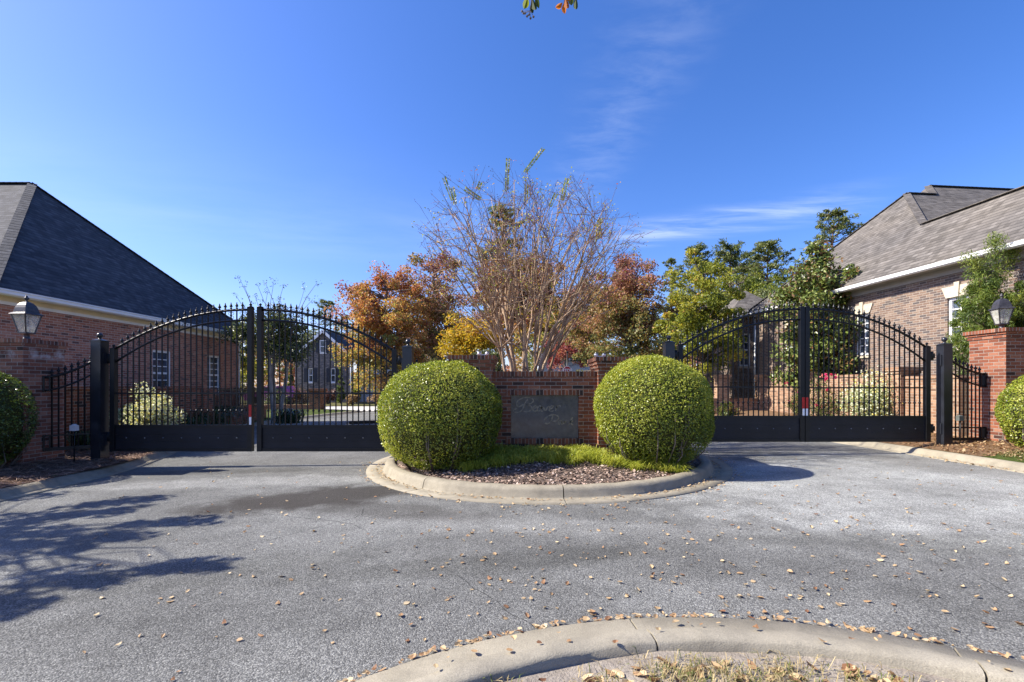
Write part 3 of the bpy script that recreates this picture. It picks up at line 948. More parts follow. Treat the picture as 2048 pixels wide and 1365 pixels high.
# ------------------------------------------------------------------ brick piers and lanterns
def pier(label, x0, x1, y0, y1, zb, zt, corbel=1.0, mat='brick_pier'):
    t = thing('brick_pier', label, 'pier', ((x0 + x1) / 2, (y0 + y1) / 2, zb))
    MB().box(x0, x1, y0, y1, zb - 0.3, zt - 0.19, 'td').build('shaft', M[mat], t)
    m = MB()
    for o, za, zc in ((0.02, 0.19, 0.122), (0.045, 0.12, 0.076), (0.075, 0.074, 0.0)):
        o *= corbel
        m.box(x0 - o, x1 + o, y0 - o, y1 + o, zt - za, zt - zc, swap=(zc == 0.0))
    m.build('cap', M[mat], t)
    return t


pier('red brick pier in the shade below the left-hand house', -10.0, -8.63, 8.02, 8.76, 0.1, 2.375, 0.45, 'brick_bloom')
pier('sunlit red brick pier with corbelled cap at the right edge', 9.76, 11.3, 9.2, 9.95, 0.35, 2.71)


def lantern(label, x, y, z, s, rot):
    t = thing('lantern', label, 'lantern', (x, y, z))
    q = math.pi / 4 + rot
    g = s * 0.72                      # slimmer across than tall
    m = MB()
    m.lathe([(0.075 * s, 0), (0.075 * s, 0.02 * s), (0.045 * s, 0.04 * s), (0.045 * s, 0.1 * s), (0.07 * s, 0.12 * s)], (x, y, z), 16)
    m.build('base', M['lantern'], t)
    m = MB()
    zb, zt = 0.125 * s, 0.47 * s
    rb, rt = 0.135 * g, 0.265 * g
    m.lathe([(0.05 * s, 0.1 * s), (0.165 * g, 0.12 * s), (0.165 * g, 0.14 * s), (0.1 * s, 0.142 * s)], (x, y, z), 4, False, q)
    cb = [(x + rb * math.cos(q + k * math.pi / 2), y + rb * math.sin(q + k * math.pi / 2), z + zb) for k in range(4)]
    ct = [(x + rt * math.cos(q + k * math.pi / 2), y + rt * math.sin(q + k * math.pi / 2), z + zt) for k in range(4)]
    for a, b in zip(cb, ct): m.tube([a, b], 0.014 * s, 5, smooth=False)
    for k in range(4): m.tube([ct[k], ct[(k + 1) % 4]], 0.013 * s, 5, smooth=False)
    m.build('cage', M['lantern'], t)
    for k in range(4):
        a, b, c, d = cb[k], cb[(k + 1) % 4], ct[(k + 1) % 4], ct[k]
        nrm = newell([a, b, c, d]) * 0.004
        cen = sum((Vector(v) for v in (a, b, c, d)), Vector()) / 4
        MB().extrude([Vector(v) + (cen - Vector(v)) * 0.06 for v in (a, b, c, d)], nrm).build('pane', M['lglass'], t)
    m = MB()
    m.lathe([(0.285 * g, 0.455 * s), (0.315 * g, 0.462 * s), (0.3 * g, 0.478 * s), (0.235 * g, 0.5 * s), (0.222 * g, 0.54 * s), (0.205 * g, 0.585 * s),
             (0.17 * g, 0.635 * s), (0.12 * g, 0.675 * s), (0.055 * g, 0.7 * s), (0.02 * g, 0.704 * s)], (x, y, z), 4, False, q)
    m.build('roof', M['lantern'], t)
    m = MB()
    m.lathe([(0.035 * s, 0.7 * s), (0.02 * g, 0.715 * s), (0.016 * s, 0.73 * s), (0.034 * s, 0.75 * s), (0.036 * s, 0.768 * s), (0.022 * s, 0.785 * s), (0.016 * s, 0.795 * s), (0.018 * s, 0.805 * s), (0.001, 0.822 * s)], (x, y, z), 10)
    m.build('finial', M['lantern'], t)
    m = MB()
    m.tube([(x, y, z + 0.14 * s), (x, y, z + 0.25 * s)], 0.03 * s, 10)
    m.build('socket', M['candle'], t)


lantern('lantern with clouded bright panes on the shaded brick pier', -8.93, 8.36, 2.375, 1.0, math.radians(-4))
lantern('lantern against the cedar on the sunlit brick pier', 10.05, 9.56, 2.71, 0.93, math.radians(-14))

# ------------------------------------------------------------------ sign wall in the island
t = thing('sign_wall', 'brown brick entrance wall holding a dark granite name plaque', 'sign wall', (0.5, 8.72, 0.2))
XA, XB, YF, YB, ZT = -0.466, 1.475, 8.60, 8.90, 1.82
PX0, PX1, PZ0, PZ1 = -0.135, 1.135, 0.565, 1.375
FW = 0.098
m = MB()
m.box(XA, PX0 - FW, YF, YB, 0, ZT - 0.098, 'td')
m.box(PX1 + FW, XB, YF, YB, 0, ZT - 0.098, 'td')
m.box(PX0 - FW, PX1 + FW, YF, YB, PZ1 + FW, ZT - 0.098, 'tlr')
m.box(PX0 - FW, PX1 + FW, YF, YB, 0, PZ0 - FW, 'dlr')
m.box(PX0 - FW, PX1 + FW, YF + 0.09, YB, PZ0 - FW, PZ1 + FW, 'tdlr')
m.build('wall', M['brick_red'], t)
MB().box(XA, XB, YF - 0.004, YB, ZT - 0.097, ZT, swap=True).build('coping', M['brick_red'], t)
m = MB()
m.box(PX0 - FW, PX1 + FW, YF - 0.006, YF + 0.09, PZ1, PZ1 + FW, 'b', True)
m.box(PX0 - FW, PX1 + FW, YF - 0.006, YF + 0.09, PZ0 - FW, PZ0, 'b', True)
m.box(PX0 - FW, PX0, YF - 0.006, YF + 0.09, PZ0, PZ1, 'btd')
m.box(PX1, PX1 + FW, YF - 0.006, YF + 0.09, PZ0, PZ1, 'btd')
m.build('brick_surround', M['brick_red'], t)
pl_ = MB().box(PX0 + 0.004, PX1 - 0.004, YF + 0.045, YF + 0.085, PZ0 + 0.003, PZ1 - 0.003).build('plaque', M['granite'], t)


def catmull(pts, k=7):
    pts = [pts[0]] + list(pts) + [pts[-1]]
    out = []
    for i in range(1, len(pts) - 2):
        a, b, c, d = [np.array(q, float) for q in pts[i - 1:i + 3]]
        for s in range(k):
            u = s / k
            out.append(0.5 * ((2 * b) + (c - a) * u + (2 * a - 5 * b + 4 * c - d) * u * u + (3 * b - a - 3 * c + d) * u ** 3))
    out.append(np.array(pts[-2], float))
    return out


STROKES = [
    [(560, 180), (480, 300), (400, 480), (300, 545), (190, 540), (180, 480), (260, 440)],
    [(440, 330), (300, 400), (250, 320), (300, 220), (450, 150), (620, 150), (710, 220), (640, 310), (520, 350)],
    [(520, 350), (640, 380), (650, 470), (560, 530), (440, 520)],
    [(690, 460), (780, 420), (790, 370), (740, 380), (690, 450), (720, 520), (800, 510)],
    [(930, 390), (860, 380), (810, 460), (840, 520), (900, 480), (940, 390), (920, 500), (970, 520)],
    [(990, 400), (1030, 510), (1110, 400), (1150, 390)],
    [(1150, 470), (1240, 420), (1240, 370), (1180, 390), (1140, 460), (1180, 530), (1270, 500)],
    [(1310, 510), (1360, 390), (1345, 440), (1400, 370), (1460, 390)],
    [(1250, 640), (1190, 790), (1120, 860), (1020, 850)],
    [(1000, 760), (1130, 650), (1290, 620), (1400, 680), (1360, 780), (1240, 800)],
    [(1480, 790), (1420, 780), (1390, 850), (1430, 880), (1490, 800), (1480, 870), (1510, 880)],
    [(1530, 880), (1560, 800), (1550, 830), (1620, 790)],
    [(1790, 680), (1730, 800), (1680, 900)], [(1800, 780), (1710, 830), (1800, 900)]]
m = MB()
for st in STROKES:
    q = catmull(st)
    w = [(((1015 + a[0] / 13.653) - CX) / 107.0, YF + 0.043, HC - ((785 + a[1] / 13.653) - CY) / 107.0) for a in q]
    rad = [0.006 + 0.009 * abs(math.sin(i * 0.45)) for i in range(len(w))]
    for i in range(len(w) - 1):
        a, b = Vector(w[i]), Vector(w[i + 1])
        d = (b - a)
        if d.length < 1e-6: continue
        s = Vector((-d.z, 0, d.x)).normalized()
        m.extrude([a - s * rad[i], b - s * rad[i + 1], b + s * rad[i + 1], a + s * rad[i]], (0, 0.001, 0))
m.build('script_lettering', M['letter'], pl_)


def wing(label, x0, x1, zt):
    t = thing('wing_wall', label, 'brick wall', ((x0 + x1) / 2, 8.9, 0.2))
    MB().box(x0, x1, 8.46, 9.36, 0.05, zt - 0.21, 'td').build('shaft', M['brick_red'], t)
    m = MB()
    for o, za, zc in ((0.016, 0.21, 0.142), (0.036, 0.14, 0.074), (0.06, 0.072, 0.0)):
        m.box(x0 - o, x1 + o, 8.46 - o, 9.36 + o, zt - za, zt - zc, swap=(zc == 0.0))
    m.build('cap', M['brick_red'], t)


wing('taller brick wall end behind the left round bush', -1.24, -0.47, 2.11)
wing('taller brick wall end behind the right round bush', 1.48, 2.3, 2.08)


def flood(label, x, y, z):
    t = thing('floodlight', label, 'floodlight', (x, y, z), 'twin floodlights on the brick wall ends')
    m = MB(); m.lathe([(0.05, 0), (0.05, 0.012), (0.02, 0.02), (0.014, 0.03)], (x, y, z), 10)
    m.bar((x - 0.07, y, z + 0.03), (x + 0.07, y, z + 0.03), 0.014, 0.014)
    m.build('base', M['flood'], t)
    for s in (-1, 1):
        c = (x + s * 0.075, y, z + 0.052)
        h = MB().ball(c, 0.042, 14, 8).build('lamp_head', M['flood'], t)
        MB().lathe([(0.034, 0), (0.034, 0.012), (0.001, 0.02)], (c[0] + 0.012, c[1] - 0.012, c[2] + 0.026), 12).build('lens', M['flood_glass'], h)


flood('small white twin floodlight above the left round bush', -0.66, 8.75, 2.11)
flood('small white twin floodlight beside the bare tree trunks, right of the stop sign', 1.56, 8.75, 2.08)

# ------------------------------------------------------------------ iron gates
def spear(mb, x, y, z, s=1.0):
    mb.lathe([(0.011, -0.012 * s), (0.02, 0.0), (0.02, 0.012 * s), (0.011, 0.02 * s), (0.014, 0.03 * s), (0.03, 0.045 * s), (0.026, 0.058 * s), (0.009, 0.095 * s), (0.008, 0.105 * s), (0.011, 0.112 * s), (0.001, 0.122 * s)], (x, y, z), 8)


def scroll(mb, x, y, z, h):
    for s in (-1, 1):
        for u in (-1, 1):
            pts = []
            for i in range(15):
                th = i / 14 * 1.55 * math.pi
                r = 0.03 * (1 - 0.5 * i / 14)
                pts.append((x + s * (0.008 + 0.026 - r * math.cos(th) * 0.95), y, z + u * (h * 0.42 + r * math.sin(th) - 0.012)))
            mb.tube(pts, 0.0045, 4)
    mb.box(x - 0.016, x + 0.016, y - 0.0125, y + 0.0125, z - 0.012, z + 0.012)


def gate_leaf(label, xh, xm, y, zb, zp, zmid, z_top, z_toph, z_low, z_lowh, tape=True, n=22, hook=True):
    """xh: hinge edge, xm: meeting edge. Heights are above the camera's ground."""
    sg = 1 if xm > xh else -1
    W = abs(xm - xh)
    t = thing('gate_leaf', label, 'gate', (xh, y, zb), 'leaves of the arched driveway gates')
    X = lambda u: xh + sg * u                                   # u runs from the hinge

    def top(u): k = 1 - (u - 0.09) / (W - 0.18); return z_top - (z_top - z_toph) * max(k, 0) ** 2.05
    def low(u): k = 1 - (u - 0.09) / (W - 0.18); return z_low - (z_low - z_lowh) * max(k, 0) ** 2.2
    def bx(u0, u1, ya, yb, za, zc): return MB().box(min(X(u0), X(u1)), max(X(u0), X(u1)), ya, yb, za, zc)
    zh = z_toph + 0.0
    hs = bx(0, 0.09, y - 0.045, y + 0.045, zb, zh).build('hinge_stile', M['iron'], t)
    m = MB(); m.lathe([(0.05, 0), (0.012, 0.02), (0.01, 0.03)], (X(0.045), y, zh), 8); m.ball((X(0.045), y, zh + 0.052), 0.026)
    m.build('ball_finial', M['iron'], hs)
    zs = z_top + 0.04
    ms = bx(W - 0.09, W, y - 0.045, y + 0.045, zb, zs).build('meeting_stile', M['iron'], t)
    m = MB(); m.lathe([(0.06, 0), (0.06, 0.014), (0.014, 0.03), (0.011, 0.04)], (X(W - 0.045), y, zs), 8); m.ball((X(W - 0.045), y, zs + 0.06), 0.026)
    m.build('ball_finial', M['iron'], ms)
    if tape:
        bx(W - 0.055, W - 0.004, y - 0.048, y - 0.0455, zp + 0.155, zp + 0.385).build('red_tape', M['red_tape'], ms)
        bx(W - 0.047, W - 0.006, y - 0.048, y - 0.0455, zp + 0.005, zp + 0.152).build('white_tape', M['white_tape'], ms)
    us = np.linspace(0.085, W - 0.085, 26)
    MB().tube([(X(u), y, top(u)) for u in us], 0.024, 8).build('top_rail', M['iron'], t)
    MB().tube([(X(u), y, low(u)) for u in us], 0.02, 8).build('arched_rail', M['iron'], t)
    bx(0.09, W - 0.09, y - 0.015, y + 0.015, zmid - 0.015, zmid + 0.015).build('mid_rail', M['iron'], t)
    bx(0.09, W - 0.09, y - 0.03, y + 0.03, zb, zb + 0.06).build('bottom_rail', M['iron'], t)
    bx(0.09, W - 0.09, y - 0.03, y + 0.03, zp - 0.05, zp).build('panel_rail', M['iron'], t)
    kp = MB()
    hgt = (zp - 0.05 - zb - 0.06) / 3
    for i in range(3):
        a = zb + 0.06 + i * hgt
        kp.box(min(X(0.09), X(W - 0.09)), max(X(0.09), X(W - 0.09)), y - 0.014 - 0.002 * (i == 1), y + 0.012, a + (0.003 if i else 0), a + hgt)
    kp.box(min(X(0.13), X(W - 0.13)), max(X(0.13), X(W - 0.13)), y - 0.008, y + 0.008, zb + 0.06, zp - 0.05)
    k_ = kp.build('kick_panel', M['panel'], t)
    for i in range(7):
        u = 0.3 + (W - 0.6) * i / 6
        zz = zb + 0.06 + hgt * 1.5
        MB().ball((X(u), y - 0.017, zz), 0.012, 8, 6).build('screw', M['screw'], k_)
    for zz in (zh - 0.2, zb + 0.28):
        m = bx(-0.1, 0.0, y - 0.03, y + 0.03, zz - 0.05, zz + 0.05)
        m.tube([(X(-0.05), y, zz - 0.09), (X(-0.05), y, zz + 0.09)], 0.035, 10)
        m.build('hinge', M['iron'], t)
    for i in range(n):
        u = 0.09 + (W - 0.18) * (i + 1) / (n + 1)
        zt = top(u) + 0.03
        m = MB().box(X(u) - 0.0095, X(u) + 0.0095, y - 0.0095, y + 0.0095, zp, zt)
        zk = zp + 0.27
        m.lathe([(0.0135, -0.024), (0.027, 0.0), (0.0135, 0.024)], (X(u), y, zk), 8)
        pk = m.build('picket', M['iron'], t)
        m = MB(); spear(m, X(u), y, zt)
        m.build('spearhead', M['iron'], pk)
        if i % 2 == (1 if hook else 0):
            zm = (top(u) + low(u)) / 2
            m = MB(); scroll(m, X(u), y, zm, max(top(u) - low(u) - 0.09, 0.05))
            m.build('scroll', M['iron'], pk)
    return t


GL, GR = 8.85, 9.6          # distances of the two gates
sL, sR = F / GL, F / GR
zz = lambda py, s: HC + (CY - py) / s
xx = lambda px, s: (px - CX) / s
gate_leaf('gate leaf hung on the tall shaded post by the pine straw', xx(223, sL), xx(506, sL), GL, zz(903, sL), zz(850, sL), zz(787, sL), zz(620, sL), zz(697, sL), zz(641, sL), zz(724, sL), True)
gate_leaf('gate leaf in front of the gabled grey house, beside the left round bush', xx(794, sL), xx(516, sL), GL, zz(903, sL), zz(850, sL), zz(787, sL), zz(620, sL), zz(700, sL), zz(641, sL), zz(728, sL), False)
gate_leaf('gate leaf beside the right round bush with red and white tape', xx(1356, sR), xx(1607, sR), GR, zz(884, sR), zz(832, sR), zz(774.5, sR), zz(619, sR), zz(690, sR), zz(640, sR), zz(717, sR), True)
gate_leaf('gate leaf before the pink roses with red and white tape', xx(1858, sR), xx(1608.5, sR), GR, zz(884, sR), zz(832, sR), zz(776, sR), zz(619, sR), zz(693, sR), zz(640, sR), zz(722, sR), True)


def gate_post(label, x, y, w, zb, zt):
    t = thing('gate_post', label, 'gate post', (x, y, zb), 'square iron gate posts')
    MB().box(x - w / 2, x + w / 2, y - w / 2, y + w / 2, zb - 0.2, zt).build('shaft', M['post'], t)
    m = MB(); h = w / 2
    m.box(x - h - 0.012, x + h + 0.012, y - h - 0.012, y + h + 0.012, zt + 0.001, zt + 0.014)
    a = [(x - h, y - h, zt + 0.014), (x + h, y - h, zt + 0.014), (x + h, y + h, zt + 0.014), (x - h, y + h, zt + 0.014)]
    for i in range(4): m.face([a[i], a[(i + 1) % 4], (x, y, zt + 0.055)])
    m.build('cap', M['post'], t)
    m = MB(); m.lathe([(0.05, 0.03), (0.028, 0.05), (0.022, 0.065), (0.03, 0.075)], (x, y, zt), 12); m.ball((x, y, zt + 0.112), 0.05, 14, 10)
    m.build('ball_finial', M['post'], t)
    for k in (zt - 0.32, zb + 0.42):
        s = -1 if x > 0 else 1
        if abs(x) < 5: s = -s
        MB().box(min(x + s * h, x + s * (h + 0.022)), max(x + s * h, x + s * (h + 0.022)), y - 0.05, y + 0.05, k - 0.11, k + 0.11).build('hinge_plate', M['post'], t)


gate_post('square black post standing in pine straw near the shaded pier', -7.99, 8.79, 0.185, 0.1, 2.4)
gate_post('square black post just left of the left round bush', -2.1, 8.79, 0.18, 0.12, 2.28)
gate_post('square black post rising behind the right round bush', 3.14, 9.58, 0.19, 0.15, 2.44)
gate_post('square black post in leaf litter beside the sunlit pier', 8.88, 9.58, 0.18, 0.24, 2.4)


def fence_panel(label, xp, xq, y, yq, ztop_p, ztop_q, drop, zb, zr, n, bracket=True):
    """From the gate post (xp) down to the brickwork (xq)."""
    t = thing('fence_panel', label, 'fence panel', ((xp + xq) / 2, (y + yq) / 2, zb))
    f = lambda k: (xp + (xq - xp) * k, y + (yq - y) * k)
    zt = lambda k: ztop_p + (ztop_q - ztop_p) * (1 - (1 - k) ** 1.6)
    ks = np.linspace(0, 1, 12)
    MB().tube([(*f(k), zt(k)) for k in ks], 0.023, 8).build('top_rail', M['iron'], t)
    MB().tube([(*f(k), zt(k) - drop) for k in ks], 0.018, 8).build('arched_rail', M['iron'], t)
    MB().bar((*f(0), zb + 0.03), (*f(1), zb + 0.03), 0.05, 0.06).build('bottom_rail', M['iron'], t)
    MB().bar((*f(0), zr), (*f(1), zr), 0.026, 0.026).build('mid_rail', M['iron'], t)
    if bracket:
        for za, zc in ((ztop_q - drop - 0.02, ztop_q + 0.03), (zb, zr + 0.015)):
            MB().bar((*f(0.97), (za + zc) / 2), (*f(1.005), (za + zc) / 2), 0.07, zc - za).build('wall_bracket', M['iron'], t)
            MB().bar((*f(0.86), (za + zc) / 2), (*f(0.89), (za + zc) / 2), 0.05, zc - za).build('upright', M['iron'], t)
    for i in range(n):
        k = (i + 0.6) / (n + 0.9)
        x, yy = f(k)
        m = MB().box(x - 0.0095, x + 0.0095, yy - 0.0095, yy + 0.0095, zb + 0.03, zt(k) + 0.03)
        pk = m.build('picket', M['iron'], t)
        m = MB(); spear(m, x, yy, zt(k) + 0.03); m.build('spearhead', M['iron'], pk)
        if i % 2 == 0:
            m = MB(); scroll(m, x, yy, zt(k) - drop / 2, drop - 0.08); m.build('scroll', M['iron'], pk)


fence_panel('sloping iron fence panel between the shaded pier and its post', -8.09, -8.63, 8.79, 8.36, 2.04, 1.7, 0.24, 0.36, 0.64, 7)
fence_panel('sloping iron fence panel beside the sunlit pier', 8.98, 9.74, 9.58, 9.6, 2.1, 1.79, 0.25, 0.41, 0.68, 8)
fence_panel('short iron fence panel mostly hidden behind the left round bush', -2.0, -1.26, 8.79, 8.85, 1.98, 1.6, 0.24, 0.4, 0.7, 6, False)
fence_panel('short iron fence panel hidden behind the right round bush', 3.04, 2.32, 9.58, 9.2, 2.0, 1.7, 0.24, 0.4, 0.7, 6, False)


def sensor(label, x, y, zb, zt, mat):
    t = thing('sensor_box', label, 'sensor box', (x, y, zb))
    MB().tube([(x, y, zb), (x + 0.008, y, zt - 0.05)], 0.011, 6).build('stake', M['iron'], t)
    MB().box(x - 0.05, x + 0.05, y - 0.04, y + 0.04, zt - 0.1, zt).lathe([(0.05, 0), (0.02, 0.02)], (x, y, zt), 4, False, 0.785).build('housing', mat, t)


sensor('small white box on a stake by the shaded iron post', -8.2, 8.5, 0.12, 0.82, M['grey_box'])
sensor('small weathered box on a stake beside the right iron post', 9.08, 9.45, 0.3, 0.93, M['green_box'])
t = thing('gate_opener', 'black gate opener arm low behind the left gate', 'gate opener', (-2.6, 9.15, 0.1))
MB().box(-2.45, -2.15, 9.1, 9.45, 0.05, 0.85).build('housing', M['iron'], t)
MB().bar((-3.3, 9.0, 0.83), (-2.3, 9.2, 0.84), 0.07, 0.06).build('arm', M['iron'], t)

# ------------------------------------------------------------------ houses
class Wall:
    """A vertical plane from p0 to p1; 'out' is the outward normal."""
    def __init__(s, p0, p1):
        s.p0 = Vector((p0[0], p0[1], 0)); d = Vector((p1[0] - p0[0], p1[1] - p0[1], 0))
        s.len = d.length; s.u = d.normalized(); s.out = Vector((s.u.y, -s.u.x, 0))

    def q(s, u, n, z): return s.p0 + s.u * u + s.out * n + Vector((0, 0, z))

    def box(s, mb, u0, u1, n0, n1, z0, z1, swap=False):
        c = [s.q(u0, n1, z0), s.q(u1, n1, z0), s.q(u1, n1, z1), s.q(u0, n1, z1)]
        b = [s.q(u0, n0, z0), s.q(u1, n0, z0), s.q(u1, n0, z1), s.q(u0, n0, z1)]
        for f in ([c[0], c[1], c[2], c[3]], [b[1], b[0], b[3], b[2]], [b[0], c[0], c[3], b[3]], [c[1], b[1], b[2], c[2]], [c[3], c[2], b[2], b[3]], [b[0], b[1], c[1], c[0]]):
            mb.face(f)
        return mb

    def skin(s, mb, z0, z1, holes=(), depth=0.11, u0=0.0, u1=None):
        u1 = s.len if u1 is None else u1
        us = sorted({u0, u1, *[h[0] for h in holes], *[h[1] for h in holes]})
        zs = sorted({z0, z1, *[h[2] for h in holes], *[h[3] for h in holes]})
        for a, b in zip(us, us[1:]):
            for c, d in zip(zs, zs[1:]):
                m_, k_ = (a + b) / 2, (c + d) / 2
                if any(h[0] < m_ < h[1] and h[2] < k_ < h[3] for h in holes): continue
                mb.face([s.q(a, 0, c), s.q(b, 0, c), s.q(b, 0, d), s.q(a, 0, d)])
        for (a, b, c, d) in holes:
            for (x, y, z, w) in (((a, c), (b, c), 0, 0), ((b, c), (b, d), 0, 0), ((b, d), (a, d), 0, 0), ((a, d), (a, c), 0, 0)):
                mb.face([s.q(x[0], 0, x[1]), s.q(y[0], 0, y[1]), s.q(y[0], -depth, y[1]), s.q(x[0], -depth, x[1])])
        return mb


def window(house, w, a, b, c, d, cols, rows, trim, sill=None, lintel=False, split=True, deep=0.11):
    fr = MB()
    k = 0.075
    w.box(fr, a, a + k, -deep, -deep + 0.06, c, d); w.box(fr, b - k, b, -deep, -deep + 0.06, c, d)
    w.box(fr, a + k, b - k, -deep, -deep + 0.06, c, c + k); w.box(fr, a + k, b - k, -deep, -deep + 0.06, d - k, d)
    f = fr.build('window', trim, house)
    mu = MB()
    for i in range(1, cols):
        u = a + k + (b - a - 2 * k) * i / cols
        w.box(mu, u - 0.015, u + 0.015, -deep - 0.01, -deep + 0.022, c + k, d - k)
    for j in range(1, rows):
        z = c + k + (d - c - 2 * k) * j / rows
        e = 0.032 if split and j == rows // 2 else 0.015
        w.box(mu, a + k, b - k, -deep - 0.008, -deep + 0.024 + (0.012 if e > 0.02 else 0), z - e, z + e)
    if cols > 1 or rows > 1: mu.build('muntins', trim, f)
    pa = MB(); w.box(pa, a + k * 0.5, b - k * 0.5, -deep - 0.03, -deep - 0.005, c + k * 0.5, d - k * 0.5); pa.build('pane', M['glass'], f)
    if sill:
        si = MB(); w.box(si, a - 0.05, b + 0.05, -deep + 0.002, 0.05, c - 0.1, c); si.build('sill', sill, f)
    if lintel:
        li = MB()
        h = 0.3; mid = (a + b) / 2; kw = 0.07
        for (p, q, r_, s_) in ((a - 0.02, mid - kw * 0.7, a - 0.14, mid - kw), (mid + kw * 0.7, b + 0.02, mid + kw, b + 0.14)):
            li.extrude([w.q(p, 0.0, d), w.q(q, 0.0, d), w.q(s_, 0.0, d + h), w.q(r_, 0.0, d + h)], w.out * 0.03)
        li.extrude([w.q(mid - kw * 0.65, 0.0, d - 0.0), w.q(mid + kw * 0.65, 0.0, d), w.q(mid + kw, 0.0, d + h + 0.09), w.q(mid - kw, 0.0, d + h + 0.09)], w.out * 0.06)
        li.build('lintel', M['stone'], f)
    return f


def slab(mb, pts, th=0.05):
    """A roof plane with a thin underside."""
    mb.face(pts)
    n = newell(pts)
    if n.z < 0: n = -n
    q = [Vector(p) - Vector((0, 0, th)) for p in pts]
    mb.face(q[::-1])
    for i in range(len(pts)):
        j = (i + 1) % len(pts)
        mb.face([pts[j], pts[i], q[i], q[j]])


def ridge_caps(mb, a, b, w=0.13):
    a, b = Vector(a), Vector(b)
    n = max(1, int((b - a).length / 0.2))
    for i in range(n):
        p, q = a + (b - a) * i / n, a + (b - a) * (i + 1.12) / n
        mb.bar(p + Vector((0, 0, 0.012)), q + Vector((0, 0, 0.006)), w * 1.7, 0.02)


# left house: long brick side wall under a dark hipped roof
h = thing('brick_house', 'red brick house with dark hipped roof and white gutter', 'house', (-16.0, 15.5, 0))
WX = -12.2
w = Wall((WX, 10.72), (WX, 20.2))
w.out = Vector((1, 0, 0))
ow = [(15.36 - 10.72, 16.2 - 10.72, 1.2, 2.76), (18.05 - 10.72, 18.9 - 10.72, 1.2, 2.76)]
m = MB(); w.skin(m, -0.1, 3.48, ow)
m.face([(-28, 10.72, -0.1), (WX, 10.72, -0.1), (WX, 10.72, 3.48), (-28, 10.72, 3.48)])
m.face([(WX, 20.2, -0.1), (-28, 20.2, -0.1), (-28, 20.2, 3.48), (WX, 20.2, 3.48)])
m.build('wall', M['brick_house'], h)
for o in ow: window(h, w, *o, 3, 6, M['white'], M['brick_house'])
m = MB()
m.box(WX - 0.05, WX + 0.03, 10.4, 20.52, 3.482, 3.56); m.build('frieze_trim', M['white'], h)
m = MB()
m.box(WX - 0.05, WX + 0.018, 10.42, 20.5, 3.562, 3.66)
m.box(WX + 0.02, -11.87, 10.36, 20.56, 3.655, 3.675)
m.build('soffit', M['cream'], h)
m = MB()
pr = [(-11.87, 3.64), (-11.80, 3.64), (-11.755, 3.67), (-11.75, 3.73), (-11.73, 3.75), (-11.73, 3.775), (-11.87, 3.775)]
m.extrude([(x, 10.3, z) for x, z in pr], (0, 10.3, 0))
m.build('gutter', M['white'], h)
A = (-16.25, 15.4, 8.31); E0 = (-11.76, 10.26, 3.78); E1 = (-11.76, 20.62, 3.78); AW = (-26, 15.4, 8.31)
m = MB()
slab(m, [E0, E1, A]); slab(m, [(-27, 10.26, 3.78), E0, A, AW]); slab(m, [E1, (-27, 20.62, 3.78), AW, A])
rf = m.build('roof', M['shingle_dark'], h)
m = MB(); ridge_caps(m, E0, A); ridge_caps(m, E1, A); ridge_caps(m, A, AW)
m.build('ridge_caps', M['shingle_dark'], rf)
MB().tube([(-11.9, 19.9, 3.64), (-12.12, 20.0, 3.4), (-12.13, 20.0, 0.1)], 0.04, 8).build('downspout', M['white'], h)

# right house: blended brick, weathered shingles, several roofs
h = thing('brick_house', 'blended brick house with weathered grey shingle roofs and white gutter', 'house', (13.5, 15, 0))


def T(t_, u=0.0, r=0.0, z0=4.85):
    """Right house frame: t along the eave, u inwards from the gutter line, r above the gutter."""
    return (11.3 - 0.0931 * t_ + 0.9957 * u, 12.46 + 0.9957 * t_ + 0.0931 * u, z0 + r)


def Wt(t_): return (11.7 - 0.0935 * t_, 12.5 + t_)


w = Wall(Wt(8.45), Wt(-8))          # runs towards the camera, outward normal to -x
w.out = Vector((-1, -0.0935, 0)).normalized()
U = lambda t_: (8.45 - t_) * 1.00436
oz = [(U(0.03), U(-0.53), 2.57, 3.93), (U(3.05), U(2.5), 2.57, 3.93), (U(6.6), U(5.9), 2.57, 3.93)]
m = MB(); w.skin(m, 0.0, 4.56, oz)
b0, b1 = Wt(8.45), (Wt(8.45)[0] + 12, Wt(8.45)[1] + 1.12)
m.face([(*b1, 0), (*b0, 0), (*b0, 4.56), (*b1, 4.56)])
m.build('wall', M['brick_tan'], h)
for o in oz: window(h, w, *o, 2, 5, M['white'], M['stone'], True, False)
m = MB(); w.box(m, -0.05, w.len, 0.0, 0.035, 4.562, 4.76); w.box(m, -0.05, w.len, 0.036, 0.06, 4.70, 4.76)
m.build('frieze_trim', M['taupe'], h)
m = MB(); w.box(m, -0.35, w.len, 0.062, 0.40, 4.745, 4.765); m.build('soffit', M['taupe'], h)
m = MB()
prof = [(0.40, 4.725), (0.47, 4.725), (0.51, 4.755), (0.515, 4.80), (0.53, 4.815), (0.53, 4.845), (0.40, 4.845)]
m.extrude([w.q(-0.4, n, z) for n, z in prof], w.u * (w.len + 0.4)); m.build('gutter', M['white'], h)
m = MB()
slab(m, [T(-8, 0), T(8.9, 0), T(4.83, 4.07, 4.07), T(2.10, 1.885, 1.885), T(-8, 1.885, 1.885)])
slab(m, [T(2.1, 1.885, 1.885), T(4.83, 4.07, 4.07), T(4.83, 5.22, 4.07), T(5.82, 6.03, 4.86), T(5.82, 14, 4.86), T(-0.25, 14, 0.0), T(-0.25, 3.77, 0.0)])
slab(m, [T(-8, 1.885, 1.885), T(2.1, 1.885, 1.885), T(-0.25, 3.77, 0), T(-8, 3.77, 0)])
slab(m, [T(8.9, 0), T(8.9, 5.22), T(4.83, 5.22, 4.07), T(4.83, 4.07, 4.07)])
